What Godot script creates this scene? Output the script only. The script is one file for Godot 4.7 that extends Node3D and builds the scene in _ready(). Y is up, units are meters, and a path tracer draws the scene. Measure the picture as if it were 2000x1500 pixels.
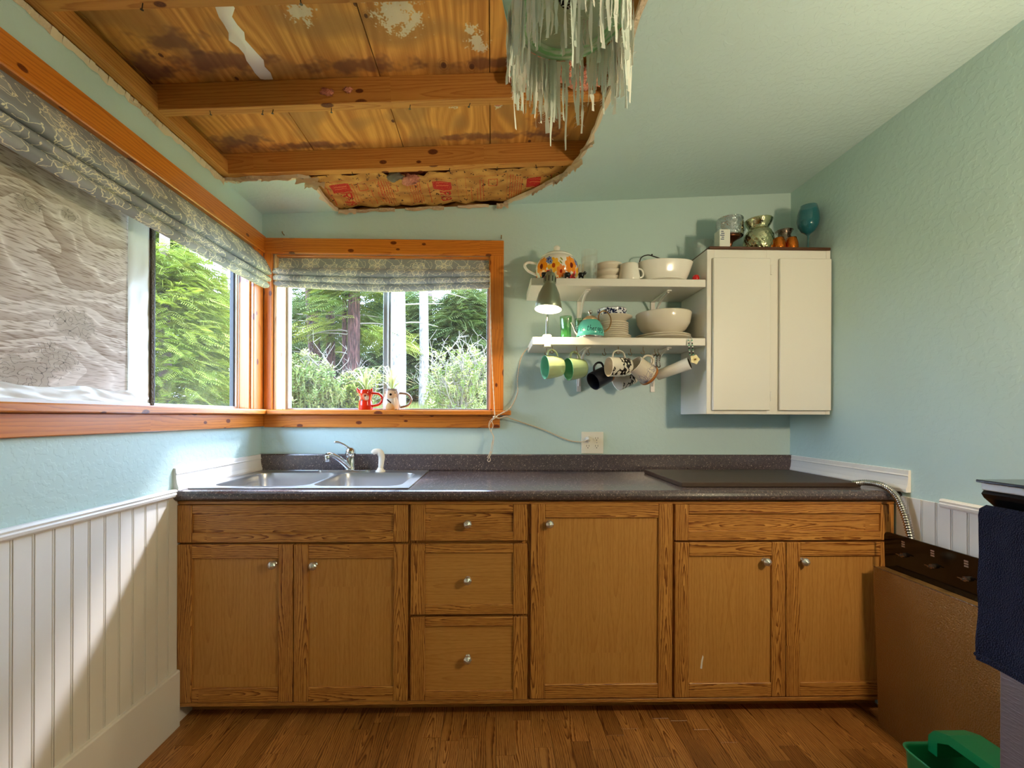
extends Node3D
# A small kitchen: oak base cabinets under a dark worktop, a corner of two cedar-trimmed windows onto a wood, and a ceiling with a torn hole.
# Room: x = -1.18 (left wall) .. 1.565 (right wall), z = -2.28 (back wall), floor at y = 0.

const XL := -1.18
const XR := 1.565
const ZB := -2.28
const ZF := 2.2
const TOP := 0.88      # worktop height
const SLOPE := 0.0535  # the ceiling rises to the right

var rng := RandomNumberGenerator.new()
var noise := FastNoiseLite.new()
var taken := {}
var M := {}

func _ready():
	# ---- camera
	var cam := Camera3D.new()
	cam.name = "camera"
	cam.projection = Camera3D.PROJECTION_FRUSTUM
	cam.near = 0.1
	cam.far = 200.0
	cam.size = 0.1 * 1500.0 / 860.0
	cam.frustum_offset = Vector2(0.1 * 21.0 / 860.0, 0.1 * 63.0 / 860.0)
	add_child(cam)
	cam.transform = Transform3D(Basis(Vector3.UP, -0.021) * Basis(Vector3.BACK, 0.0035), Vector3(0, 1.16, 0))
	cam.current = true
	# ---- sky and exposure
	var sm := ProceduralSkyMaterial.new()
	sm.sky_top_color = Color(0.72, 0.84, 1.0)
	sm.sky_horizon_color = Color(0.88, 0.93, 1.0)
	sm.ground_bottom_color = Color(0.30, 0.32, 0.24)
	sm.ground_horizon_color = Color(0.55, 0.58, 0.50)
	sm.sun_angle_max = 0.0
	var sky := Sky.new()
	sky.sky_material = sm
	var env := Environment.new()
	env.background_mode = Environment.BG_SKY
	env.sky = sky
	env.background_energy_multiplier = 17.0
	env.tonemap_mode = Environment.TONE_MAPPER_LINEAR
	env.tonemap_exposure = 1.35
	env.sdfgi_enabled = true
	env.ssao_enabled = true
	env.ssil_enabled = true
	var we := WorldEnvironment.new()
	we.name = "environment"
	we.environment = env
	add_child(we)
	# ---- the sun behind thin cloud, from behind the house to the right
	var sun := DirectionalLight3D.new()
	sun.name = "sun"
	add_child(sun)
	sun.look_at_from_position(Vector3.ZERO, Vector3(-0.466, -1.21, 1.0))
	sun.light_color = Color(0.97, 0.97, 1.0)
	sun.light_energy = 2.0
	sun.light_angular_distance = 5.0
	sun.sky_mode = DirectionalLight3D.SKY_MODE_LIGHT_ONLY
	sun.shadow_enabled = true
	# ---- everything else
	rng.seed = 7
	noise.seed = 11
	noise.noise_type = FastNoiseLite.TYPE_SIMPLEX_SMOOTH
	noise.frequency = 1.0
	noise.fractal_type = FastNoiseLite.FRACTAL_NONE
	make_materials()
	room_shell()
	ceiling_and_roof()
	windows()
	wainscot()
	outside()
	base_cabinets()
	worktop_and_sink()
	wall_cabinet()
	shelves()
	upper_shelf_things()
	lower_shelf_things()
	hanging_things()
	cabinet_top_things()
	sill_plants()
	cords()
	cooktop_and_range()
	fringe_lamp()
	wall_lamp()

# ------------------------------------------------------------------ naming
func numbered(n):
	var k = taken.get(n, 0)
	taken[n] = k + 1
	return n if k == 0 else "%s_%03d" % [n, k]

func thing(n, label, category, at = Vector3.ZERO, group = ""):
	var o := Node3D.new()
	o.name = numbered(n)
	add_child(o)
	o.position = at
	o.set_meta("label", label)
	o.set_meta("category", category)
	if group != "":
		o.set_meta("group", group)
	return o

func solo(n, mesh, m, label, category, at = Vector3.ZERO, group = ""):
	var o := MeshInstance3D.new()
	o.name = numbered(n)
	o.mesh = mesh
	o.material_override = m
	add_child(o)
	o.position = at
	o.set_meta("label", label)
	o.set_meta("category", category)
	if group != "":
		o.set_meta("group", group)
	return o

func struct(n, mesh, m):
	var o := MeshInstance3D.new()
	o.name = n
	o.mesh = mesh
	o.material_override = m
	add_child(o)
	o.set_meta("kind", "structure")
	return o

# a part whose mesh is in its parent's axes
func part(parent, n, mesh, m, xf = Transform3D.IDENTITY):
	var o := MeshInstance3D.new()
	o.name = n
	o.mesh = mesh
	o.material_override = m
	parent.add_child(o, true)
	o.transform = xf
	return o

# a part whose mesh is in the room's axes
func wpart(parent, n, mesh, m):
	var o = part(parent, n, mesh, m)
	o.position = -parent.global_position
	return o

func copy_of(o, at, label):
	var c = o.duplicate()
	c.name = numbered(String(o.name))
	add_child(c)
	c.position = at
	c.set_meta("label", label)
	return c

func ceil_y(x):
	return 2.19 + (x - XL) * SLOPE

# ------------------------------------------------------------------ shapes
class G:
	var st := SurfaceTool.new()
	func _init():
		st.begin(Mesh.PRIMITIVE_TRIANGLES)
		st.set_smooth_group(-1)
	func sm(i):
		st.set_smooth_group(i)
		return self
	func t(a, b, c, ua = Vector2.ZERO, ub = Vector2.ZERO, uc = Vector2.ZERO):
		st.set_uv(ua)
		st.add_vertex(a)
		st.set_uv(uc)
		st.add_vertex(c)
		st.set_uv(ub)
		st.add_vertex(b)
	func q(a, b, c, d, ua = Vector2.ZERO, ub = Vector2.ZERO, uc = Vector2.ZERO, ud = Vector2.ZERO):
		t(a, b, c, ua, ub, uc)
		t(a, c, d, ua, uc, ud)
	func qo(a, b, c, d, out, ua = Vector2.ZERO, ub = Vector2.ZERO, uc = Vector2.ZERO, ud = Vector2.ZERO):
		if (b - a).cross(c - a).dot(out) >= 0:
			q(a, b, c, d, ua, ub, uc, ud)
		else:
			q(a, d, c, b, ua, ud, uc, ub)
	func done():
		st.generate_normals()
		return st.commit()
	func uvof(p, k, g, o):
		if g < 0:
			return Vector2(p[(k + 1) % 3], p[(k + 2) % 3]) + o
		if k == g:
			return Vector2(p[(g + 1) % 3], p[(g + 2) % 3] * 4.0) + o
		return Vector2(p[g], p[3 - g - k] * 4.0) + o
	# a chamfered box; its grain runs along axis g; the texture covers 1 m along and 0.25 m across
	func box(c: Vector3, s: Vector3, bv := 0.0015, g := 0, o := Vector2.ZERO, xf := Transform3D.IDENTITY):
		var h = s * 0.5
		var b = minf(bv, minf(h.x, minf(h.y, h.z)) * 0.8)
		var V = func(k, sg):
			var v = Vector3(sg.x * (h.x - b), sg.y * (h.y - b), sg.z * (h.z - b))
			v[k] = sg[k] * h[k]
			return v
		for k in 3:
			var i = (k + 1) % 3
			var j = (k + 2) % 3
			for sgn in [-1.0, 1.0]:
				var ps = []
				for w in [[-1, -1], [1, -1], [1, 1], [-1, 1]]:
					var sg = Vector3()
					sg[k] = sgn
					sg[i] = w[0]
					sg[j] = w[1]
					ps.append(V.call(k, sg))
				var out = Vector3()
				out[k] = sgn
				var us = []
				for p in ps:
					us.append(uvof(p + c, k, g, o))
				qo(xf * (ps[0] + c), xf * (ps[1] + c), xf * (ps[2] + c), xf * (ps[3] + c), xf.basis * out, us[0], us[1], us[2], us[3])
			for sa in [-1.0, 1.0]:
				for sb in [-1.0, 1.0]:
					var s0 = Vector3()
					s0[i] = sa
					s0[j] = sb
					var s1 = s0
					s0[k] = -1
					s1[k] = 1
					var out2 = Vector3()
					out2[i] = sa
					out2[j] = sb
					var pp = [V.call(i, s0), V.call(i, s1), V.call(j, s1), V.call(j, s0)]
					var uu = []
					for p in pp:
						uu.append(uvof(p + c, i if i != g else j, g, o))
					qo(xf * (pp[0] + c), xf * (pp[1] + c), xf * (pp[2] + c), xf * (pp[3] + c), xf.basis * out2, uu[0], uu[1], uu[2], uu[3])
		for sx in [-1.0, 1.0]:
			for sy in [-1.0, 1.0]:
				for sz in [-1.0, 1.0]:
					var sg = Vector3(sx, sy, sz)
					var a = xf * (V.call(0, sg) + c)
					var e = xf * (V.call(1, sg) + c)
					var f = xf * (V.call(2, sg) + c)
					if (e - a).cross(f - a).dot(xf.basis * sg) >= 0:
						t(a, e, f)
					else:
						t(a, f, e)
		return self
	func bx(lo: Vector3, hi: Vector3, bv := 0.0015, g := 0, o := Vector2.ZERO):
		return box((lo + hi) * 0.5, (hi - lo).abs(), bv, g, o)
	# a surface of revolution about y; a repeated point makes a sharp edge
	func lathe(prof, seg := 24, at := Vector3.ZERO, v0 := 0.0, v1 := 1.0, start := 0.0, first := 0):
		var grp = first
		var total = 0.0
		for i in prof.size() - 1:
			total += prof[i].distance_to(prof[i + 1])
		var run = 0.0
		st.set_smooth_group(grp)
		for i in prof.size() - 1:
			var a = prof[i]
			var b = prof[i + 1]
			var step = a.distance_to(b)
			if step < 1e-7:
				grp += 1
				st.set_smooth_group(grp)
				continue
			var va = lerpf(v0, v1, run / total)
			var vb = lerpf(v0, v1, (run + step) / total)
			run += step
			for j in seg:
				var t0 = start + TAU * j / seg
				var t1 = start + TAU * (j + 1) / seg
				var p00 = at + Vector3(a.x * cos(t0), a.y, a.x * sin(t0))
				var p01 = at + Vector3(a.x * cos(t1), a.y, a.x * sin(t1))
				var p10 = at + Vector3(b.x * cos(t0), b.y, b.x * sin(t0))
				var p11 = at + Vector3(b.x * cos(t1), b.y, b.x * sin(t1))
				var u0 = 1.0 - float(j) / seg
				var u1 = 1.0 - float(j + 1) / seg
				if a.x > 1e-6:
					t(p00, p10, p01, Vector2(u0, va), Vector2(u0, vb), Vector2(u1, va))
				if b.x > 1e-6:
					t(p10, p11, p01, Vector2(u0, vb), Vector2(u1, vb), Vector2(u1, va))
		st.set_smooth_group(-1)
		return self
	# a tube along points; r is a number or a list
	func tube(pts, r, sides := 8, flat := 1.0, grp := 0):
		st.set_smooth_group(grp)
		var n = pts.size()
		var rings = []
		var up = Vector3.UP
		var d0 = (pts[1] - pts[0]).normalized()
		if absf(d0.dot(up)) > 0.95:
			up = Vector3.RIGHT
		var x = d0.cross(up).normalized()
		var run = 0.0
		var runs = []
		for i in n:
			var d = (pts[mini(i + 1, n - 1)] - pts[maxi(i - 1, 0)]).normalized()
			x = (x - d * x.dot(d)).normalized()
			var y = x.cross(d)
			var rr = r[i] if r is Array or r is PackedFloat32Array else r
			var ring = []
			for j in sides:
				var a = TAU * j / sides
				ring.append(pts[i] + (x * cos(a) + y * sin(a) * flat) * rr)
			rings.append(ring)
			if i > 0:
				run += pts[i].distance_to(pts[i - 1])
			runs.append(run)
		for i in n - 1:
			for j in sides:
				var k = (j + 1) % sides
				var mid = (pts[i] + pts[i + 1]) * 0.5
				var out = (rings[i][j] + rings[i + 1][k]) * 0.5 - mid
				qo(rings[i][j], rings[i][k], rings[i + 1][k], rings[i + 1][j], out, Vector2(float(j) / sides, runs[i]), Vector2(float(j + 1) / sides, runs[i]), Vector2(float(j + 1) / sides, runs[i + 1]), Vector2(float(j) / sides, runs[i + 1]))
		st.set_smooth_group(grp + 1)
		for e in [0, n - 1]:
			var out = pts[0] - pts[1] if e == 0 else pts[n - 1] - pts[n - 2]
			for j in range(1, sides - 1):
				var a = rings[e][0]
				var b = rings[e][j]
				var c = rings[e][j + 1]
				if (b - a).cross(c - a).dot(out) >= 0:
					t(a, b, c)
				else:
					t(a, c, b)
		st.set_smooth_group(-1)
		return self
	# a flat polygon pulled along an axis: P(u, v, w) puts a point in space
	func prism(poly, P: Callable, w0, w1):
		var idx = Geometry2D.triangulate_polygon(poly)
		var mid = Vector3()
		for p in poly:
			mid += P.call(p.x, p.y, (w0 + w1) * 0.5) / poly.size()
		var ax = P.call(0.0, 0.0, w1) - P.call(0.0, 0.0, w0)
		for i in range(0, idx.size(), 3):
			for e in [[w0, -ax], [w1, ax]]:
				var a = P.call(poly[idx[i]].x, poly[idx[i]].y, e[0])
				var b = P.call(poly[idx[i + 1]].x, poly[idx[i + 1]].y, e[0])
				var c = P.call(poly[idx[i + 2]].x, poly[idx[i + 2]].y, e[0])
				var ua = poly[idx[i]]
				var ub = poly[idx[i + 1]]
				var uc = poly[idx[i + 2]]
				if (b - a).cross(c - a).dot(e[1]) >= 0:
					t(a, b, c, ua, ub, uc)
				else:
					t(a, c, b, ua, uc, ub)
		var turn = 1.0 if Geometry2D.is_polygon_clockwise(poly) else -1.0
		for i in poly.size():
			var p = poly[i]
			var r = poly[(i + 1) % poly.size()]
			var nrm = Vector2(-(r.y - p.y), r.x - p.x) * turn
			var out = P.call(nrm.x, nrm.y, 0.0) - P.call(0.0, 0.0, 0.0)
			qo(P.call(p.x, p.y, w0), P.call(r.x, r.y, w0), P.call(r.x, r.y, w1), P.call(p.x, p.y, w1), out, Vector2(w0, p.x + p.y), Vector2(w0, r.x + r.y), Vector2(w1, r.x + r.y), Vector2(w1, p.x + p.y))
		return self
	# a grid of points, rows of equal length; both faces are drawn
	func grid(rows, uvs = null, grp := 0):
		st.set_smooth_group(grp)
		for i in rows.size() - 1:
			for j in rows[i].size() - 1:
				if uvs == null:
					q(rows[i][j], rows[i][j + 1], rows[i + 1][j + 1], rows[i + 1][j])
				else:
					q(rows[i][j], rows[i][j + 1], rows[i + 1][j + 1], rows[i + 1][j], uvs[i][j], uvs[i][j + 1], uvs[i + 1][j + 1], uvs[i + 1][j])
		st.set_smooth_group(-1)
		return self

func XY(u, v, w):
	return Vector3(u, v, w)
func ZY(u, v, w):
	return Vector3(w, v, u)
func XZ(u, v, w):
	return Vector3(u, w, v)

func rrect(cx, cz, w, d, r, n = 6):
	var out = []
	for k in 4:
		var sx = [1, -1, -1, 1][k]
		var sz = [1, 1, -1, -1][k]
		for i in n + 1:
			var a = PI / 2 * (k + float(i) / n)
			out.append(Vector2(cx + sx * (w / 2 - r) + r * cos(a), cz + sz * (d / 2 - r) + r * sin(a)))
	return out

# smooth curve through points
func curve(pts, steps = 6):
	var out = []
	var n = pts.size()
	for i in n - 1:
		var p0 = pts[maxi(i - 1, 0)]
		var p3 = pts[mini(i + 2, n - 1)]
		for s in steps:
			out.append(pts[i].cubic_interpolate(pts[i + 1], p0, p3, float(s) / steps))
	out.append(pts[n - 1])
	return out

func P2(list):
	var out = []
	for i in range(0, list.size(), 2):
		out.append(Vector2(list[i], list[i + 1]))
	return out

# ------------------------------------------------------------------ pictures of materials
func mat(col, rough = 0.6, metal = 0.0, tex = null, spec = 0.5):
	var m := StandardMaterial3D.new()
	m.albedo_color = col
	m.roughness = rough
	m.metallic = metal
	m.metallic_specular = spec
	if tex:
		m.albedo_texture = tex
	return m

func bump(m, tex, height, scale = null, world = true):
	m.heightmap_enabled = true
	m.heightmap_texture = tex
	m.heightmap_scale = height
	if scale != null:
		m.uv1_triplanar = true
		m.uv1_world_triplanar = world
		m.uv1_scale = scale
	return m

func noise_tex(size, freq, octaves = 3, seed_ = 1, type = FastNoiseLite.TYPE_SIMPLEX_SMOOTH, ramp = null):
	var f := FastNoiseLite.new()
	f.seed = seed_
	f.noise_type = type
	f.frequency = freq
	f.fractal_octaves = octaves
	var t := NoiseTexture2D.new()
	t.width = size
	t.height = size
	t.seamless = true
	t.noise = f
	if ramp:
		t.color_ramp = ramp
	return t

func ramp(offs, cols):
	var g := Gradient.new()
	g.offsets = PackedFloat32Array(offs)
	g.colors = PackedColorArray(cols)
	return g

func picture(w, h, f: Callable):
	var data := PackedByteArray()
	data.resize(w * h * 3)
	var k = 0
	for y in h:
		for x in w:
			var c: Color = f.call(x, y)
			data[k] = clampi(int(c.r * 255.0), 0, 255)
			data[k + 1] = clampi(int(c.g * 255.0), 0, 255)
			data[k + 2] = clampi(int(c.b * 255.0), 0, 255)
			k += 3
	return Image.create_from_data(w, h, false, Image.FORMAT_RGB8, data)

func tex_of(im):
	return ImageTexture.create_from_image(im)

func n2(x, y):
	return noise.get_noise_2d(x, y)

# sawn wood: rings about a wandering pith make arches along the board
func wood_picture(w, h, light: Color, dark: Color, rings, strength, pores, knots, seed_):
	var r := RandomNumberGenerator.new()
	r.seed = seed_
	var ks = []
	for i in knots:
		ks.append([r.randf() * w, r.randf() * h, r.randf_range(0.6, 1.3)])
	var o = seed_ * 17.3
	return picture(w, h, func(x, y):
		var u = float(x) / w
		var v = float(y) / h
		var push = 0.0
		var knot = 0.0
		for k in ks:
			var dx = (x - k[0]) / (w * 0.012 * k[2])
			var dy = (y - k[1]) / (w * 0.019 * k[2])
			var d = sqrt(dx * dx * 0.35 + dy * dy)
			if d < 6.0:
				push += (1.0 if dy > 0 else -1.0) * exp(-d * 0.7) * 0.05
				knot = maxf(knot, 1.0 - smoothstep(0.75, 1.15, sqrt(dx * dx * 0.5 + dy * dy)))
		var band = fposmod(v * 3.0, 1.0) - 0.5 + push
		var lane = floorf(v * 3.0)
		var hh = 0.16 + 0.22 * n2(u * 1.6 + o + lane * 7.0, lane * 3.1)
		var rr = sqrt(band * band + hh * hh) + 0.035 * n2(u * 3.0 + o, v * 9.0) + 0.008 * n2(u * 22.0, v * 60.0 + o)
		var ring = fposmod(rr * rings, 1.0)
		var line = pow(ring, 3.0) * (1.0 - smoothstep(0.93, 1.0, ring))
		var fine = 0.5 + 0.5 * n2(u * 26.0 + o, v * 420.0)
		var fine2 = 0.5 + 0.5 * n2(u * 9.0, v * 150.0 + o)
		var g = line * strength * (0.7 + 0.5 * fine2) + pores * fine * fine + 0.12 * fine2 + 0.10 * (0.5 + 0.5 * n2(u * 2.0 + o, v * 5.0))
		var c = light.lerp(dark, clampf(g, 0.0, 1.0))
		if knot > 0.0:
			var rk = 0.5 + 0.5 * n2(x * 0.12, y * 0.12)
			c = c.lerp(dark.darkened(0.38 - 0.30 * rk), knot)
		return c)

func paint_disc(im, cx, cy, rx, ry, ang, col, wrap = true):
	var r = int(maxf(rx, ry)) + 1
	var ca = cos(ang)
	var sa = sin(ang)
	for y in range(int(cy) - r, int(cy) + r + 1):
		if y < 0 or y >= im.get_height():
			continue
		for x in range(int(cx) - r, int(cx) + r + 1):
			var dx = x - cx
			var dy = y - cy
			var a = (dx * ca + dy * sa) / rx
			var b = (-dx * sa + dy * ca) / ry
			if a * a + b * b <= 1.0:
				var xx = posmod(x, im.get_width()) if wrap else x
				if xx >= 0 and xx < im.get_width():
					im.set_pixel(xx, y, col)

func paint_line(im, pts, wd, col):
	for i in pts.size() - 1:
		var n = maxi(1, int(pts[i].distance_to(pts[i + 1]) / maxf(wd * 0.4, 0.5)))
		for k in n + 1:
			var p = pts[i].lerp(pts[i + 1], float(k) / n)
			paint_disc(im, p.x, p.y, maxf(wd * 0.5, 0.6), maxf(wd * 0.5, 0.6), 0, col)

func paint_flower(im, cx, cy, r, n, petal, heart, turn = 0.0, slim = 0.34):
	for i in n:
		var a = turn + TAU * i / n
		paint_disc(im, cx + cos(a) * r * 0.6, cy + sin(a) * r * 0.6, r * 0.48, r * slim, a, petal.lightened(0.12 * (i % 2)))
	paint_disc(im, cx, cy, r * 0.28, r * 0.28, 0, heart)

func paint_box(im, x, y, w, h, wd, col):
	paint_line(im, [Vector2(x, y), Vector2(x + w, y), Vector2(x + w, y + h), Vector2(x, y + h), Vector2(x, y)], wd, col)

func make_materials():
	# woods
	var oak = tex_of(wood_picture(1024, 512, Color(1, 1, 1), Color(0.42, 0.26, 0.12), 15.0, 0.95, 0.22, 0, 3))
	var oak_soft = tex_of(wood_picture(512, 512, Color(1, 1, 1), Color(0.70, 0.58, 0.42), 7.0, 0.28, 0.38, 0, 5))
	var pine = tex_of(wood_picture(1024, 512, Color(1, 1, 1), Color(0.64, 0.44, 0.25), 8.0, 0.45, 0.10, 9, 9))
	M.oak = mat(Color(0.86, 0.63, 0.32), 0.42, 0, oak)
	M.oak_panel = mat(Color(0.80, 0.59, 0.31), 0.45, 0, oak_soft)
	M.walnut = mat(Color(0.40, 0.25, 0.13), 0.4, 0, oak)
	M.floors = []
	for c in [Color(0.80, 0.58, 0.32), Color(0.75, 0.53, 0.28), Color(0.85, 0.62, 0.35), Color(0.69, 0.48, 0.25), Color(0.78, 0.56, 0.30)]:
		M.floors.append(mat(c, 0.36, 0, oak))
	M.cedar = mat(Color(0.86, 0.53, 0.18), 0.35, 0, pine)
	M.cedar.clearcoat_enabled = true
	M.cedar.clearcoat = 0.4
	M.cedar.clearcoat_roughness = 0.25
	M.pale_wood = mat(Color(0.93, 0.80, 0.62), 0.55, 0, pine)
	M.joist = mat(Color(0.80, 0.57, 0.27), 0.75, 0, pine)
	M.sheathing = mat(Color(1, 1, 1), 0.75, 0, tex_of(sheathing_picture()))
	M.plain_roof = mat(Color(0.72, 0.50, 0.25), 0.8)
	M.board_dark = mat(Color(0.25, 0.18, 0.125), 0.5, 0, oak_soft)
	M.old_plywood = mat(Color(1, 1, 1), 0.8, 0, tex_of(plywood_picture()))
	# paint
	var knock = noise_tex(512, 0.022, 3, 4, FastNoiseLite.TYPE_SIMPLEX_SMOOTH, ramp([0.0, 0.52, 0.60, 1.0], [Color.BLACK, Color(0.1, 0.1, 0.1), Color(0.75, 0.75, 0.75), Color.WHITE]))
	M.paint = bump(mat(Color(0.745, 0.84, 0.828), 0.5), knock, 0.035, Vector3(2.6, 2.6, 2.6))
	M.paint_ceiling = bump(mat(Color(0.755, 0.845, 0.84), 0.5), knock, 0.06, Vector3(3.0, 3.0, 3.0))
	M.white = mat(Color(0.915, 0.90, 0.875), 0.35)
	M.bead = mat(Color(0.90, 0.885, 0.855), 0.42)
	M.cab_white = mat(Color(0.88, 0.87, 0.835), 0.4)
	M.gypsum = bump(mat(Color(0.82, 0.74, 0.63), 0.9), noise_tex(256, 0.05, 4, 9), 0.5, Vector3(6, 6, 6))
	M.torn = mat(Color(0.86, 0.79, 0.68), 0.9)
	M.torn_teal = mat(Color(0.62, 0.80, 0.78), 0.7)
	M.kraft = mat(Color(1, 1, 1), 0.7, 0, tex_of(kraft_picture()))
	M.kraft_back = mat(Color(0.50, 0.24, 0.13), 0.85)
	M.pink = bump(mat(Color(0.93, 0.62, 0.52), 1.0), noise_tex(256, 0.08, 4, 3), 1.2, Vector3(8, 8, 8))
	M.grey_wad = mat(Color(0.48, 0.46, 0.40), 1.0)
	# metals, glass, plastics
	M.alu = mat(Color(0.62, 0.63, 0.65), 0.42, 0.8)
	M.frame_dark = mat(Color(0.20, 0.21, 0.24), 0.5, 0.4)
	M.frame_white = mat(Color(0.86, 0.87, 0.88), 0.45)
	M.glass = mat(Color(1, 1, 1, 0.02), 0.02, 0, null, 0.04)
	M.glass.transparency = BaseMaterial3D.TRANSPARENCY_ALPHA
	M.film = mat(Color(0.84, 0.85, 0.83), 0.28)
	M.film_dirty = bump(mat(Color(0.30, 0.27, 0.22), 0.8), noise_tex(128, 0.08, 3, 2), 0.5, Vector3(8, 8, 8))
	M.steel = mat(Color(0.74, 0.74, 0.75), 0.30, 0.9)
	M.chrome = mat(Color(0.86, 0.87, 0.88), 0.07, 1.0)
	M.conduit = mat(Color(0.70, 0.69, 0.66), 0.25, 1.0)
	M.nail = mat(Color(0.25, 0.24, 0.23), 0.4, 0.9)
	M.brass = mat(Color(0.55, 0.42, 0.24), 0.35, 0.9)
	M.plastic = mat(Color(0.90, 0.88, 0.82), 0.35)
	M.black_plastic = mat(Color(0.05, 0.05, 0.055), 0.3)
	M.cord = mat(Color(0.84, 0.77, 0.66), 0.7)
	M.dark = mat(Color(0.02, 0.02, 0.02), 0.8)
	# cloth
	M.lace = mat(Color(1, 1, 1), 0.9, 0, tex_of(lace_picture()))
	M.lace.backlight_enabled = true
	M.lace.backlight = Color(0.34, 0.36, 0.36)
	M.lace_back = mat(Color(0.62, 0.62, 0.60), 0.9)
	M.towel = bump(mat(Color(0.045, 0.07, 0.19), 1.0), noise_tex(256, 0.18, 2, 5), 0.6, Vector3(7, 7, 7))
	M.towel.rim_enabled = true
	M.towel.rim = 0.5
	M.towel.rim_tint = 0.7
	# the worktop: dark laminate with pale flecks
	M.counter = mat(Color(1, 1, 1), 0.20, 0, tex_of(fleck_picture()))
	M.counter.uv1_triplanar = true
	M.counter.uv1_world_triplanar = true
	M.counter.uv1_scale = Vector3(1.7, 1.7, 1.7)
	M.counter.metallic_specular = 0.55
	# crockery
	M.cream = mat(Color(0.88, 0.845, 0.775), 0.16)
	M.china = mat(Color(0.93, 0.92, 0.88), 0.12)
	M.green_glaze = mat(Color(0.69, 0.755, 0.57), 0.2)
	M.green_in = mat(Color(0.42, 0.70, 0.56), 0.25)
	M.green_glaze2 = mat(Color(0.56, 0.64, 0.48), 0.2)
	M.navy = mat(Color(0.05, 0.06, 0.12), 0.35)
	M.tan_glaze = mat(Color(0.66, 0.40, 0.15), 0.4)
	M.clear = mat(Color(0.97, 1.0, 0.99, 0.03), 0.03)
	M.clear.transparency = BaseMaterial3D.TRANSPARENCY_ALPHA
	M.green_glass = mat(Color(0.20, 0.62, 0.24, 0.34), 0.05)
	M.green_glass.transparency = BaseMaterial3D.TRANSPARENCY_ALPHA
	M.teal_glass = mat(Color(0.10, 0.42, 0.46, 0.50), 0.05)
	M.teal_glass.transparency = BaseMaterial3D.TRANSPARENCY_ALPHA
	var pebble = noise_tex(256, 0.055, 2, 8, FastNoiseLite.TYPE_CELLULAR)
	M.mercury = bump(mat(Color(0.80, 0.80, 0.81), 0.08, 1.0), pebble, 0.20, Vector3(9, 9, 9), false)
	M.mercury_gold = bump(mat(Color(0.80, 0.78, 0.64), 0.08, 1.0), pebble, 0.15, Vector3(8, 8, 8), false)
	M.bronze = mat(Color(0.42, 0.27, 0.19), 0.3, 0.85)
	M.copper = bump(mat(Color(0.80, 0.43, 0.14), 0.18, 0.9), pebble, 0.12, Vector3(12, 12, 12), false)
	M.pewter = bump(mat(Color(0.52, 0.46, 0.41), 0.2, 0.9), pebble, 0.15, Vector3(10, 10, 10), false)
	M.crystal = mat(Color(0.86, 0.85, 0.83), 0.10, 0.75)
	# plants
	M.leaf = mat(Color(1, 1, 1), 0.6, 0, null, 0.12)
	M.leaf.vertex_color_use_as_albedo = true
	M.leaf.backlight_enabled = true
	M.leaf.backlight = Color(0.55, 0.55, 0.45)
	M.spider = mat(Color(0.84, 0.88, 0.62), 0.45)
	M.spider.backlight_enabled = true
	M.spider.backlight = Color(0.5, 0.5, 0.4)
	M.soil = mat(Color(0.16, 0.11, 0.07), 1.0)
	var bark_h = noise_tex(256, 0.03, 4, 12)
	M.bark_red = bump(mat(Color(0.40, 0.255, 0.235), 0.95, 0, noise_tex(256, 0.03, 4, 12, FastNoiseLite.TYPE_SIMPLEX_SMOOTH, ramp([0.2, 0.8], [Color(0.45, 0.42, 0.42), Color(1, 1, 1)]))), bark_h, 3.0, Vector3(5, 0.6, 5))
	M.bark_pale = bump(mat(Color(0.60, 0.585, 0.57), 0.95, 0, noise_tex(256, 0.03, 4, 13, FastNoiseLite.TYPE_SIMPLEX_SMOOTH, ramp([0.2, 0.55], [Color(0.62, 0.60, 0.60), Color(1, 1, 1)]))), bark_h, 1.0, Vector3(3, 1.2, 3))
	M.bark_grey = mat(Color(0.40, 0.33, 0.31), 0.95)
	M.twig = mat(Color(0.50, 0.46, 0.42), 0.9, 0, null, 0.1)
	M.grass_ground = mat(Color(1, 1, 1), 1.0, 0, noise_tex(512, 0.02, 5, 6, FastNoiseLite.TYPE_SIMPLEX_SMOOTH, ramp([0.2, 0.5, 0.8], [Color(0.42, 0.45, 0.20), Color(0.62, 0.64, 0.30), Color(0.72, 0.68, 0.42)])))
	M.grass_ground.uv1_triplanar = true
	M.grass_ground.uv1_world_triplanar = true
	M.grass_ground.uv1_scale = Vector3(0.3, 0.3, 0.3)

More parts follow.
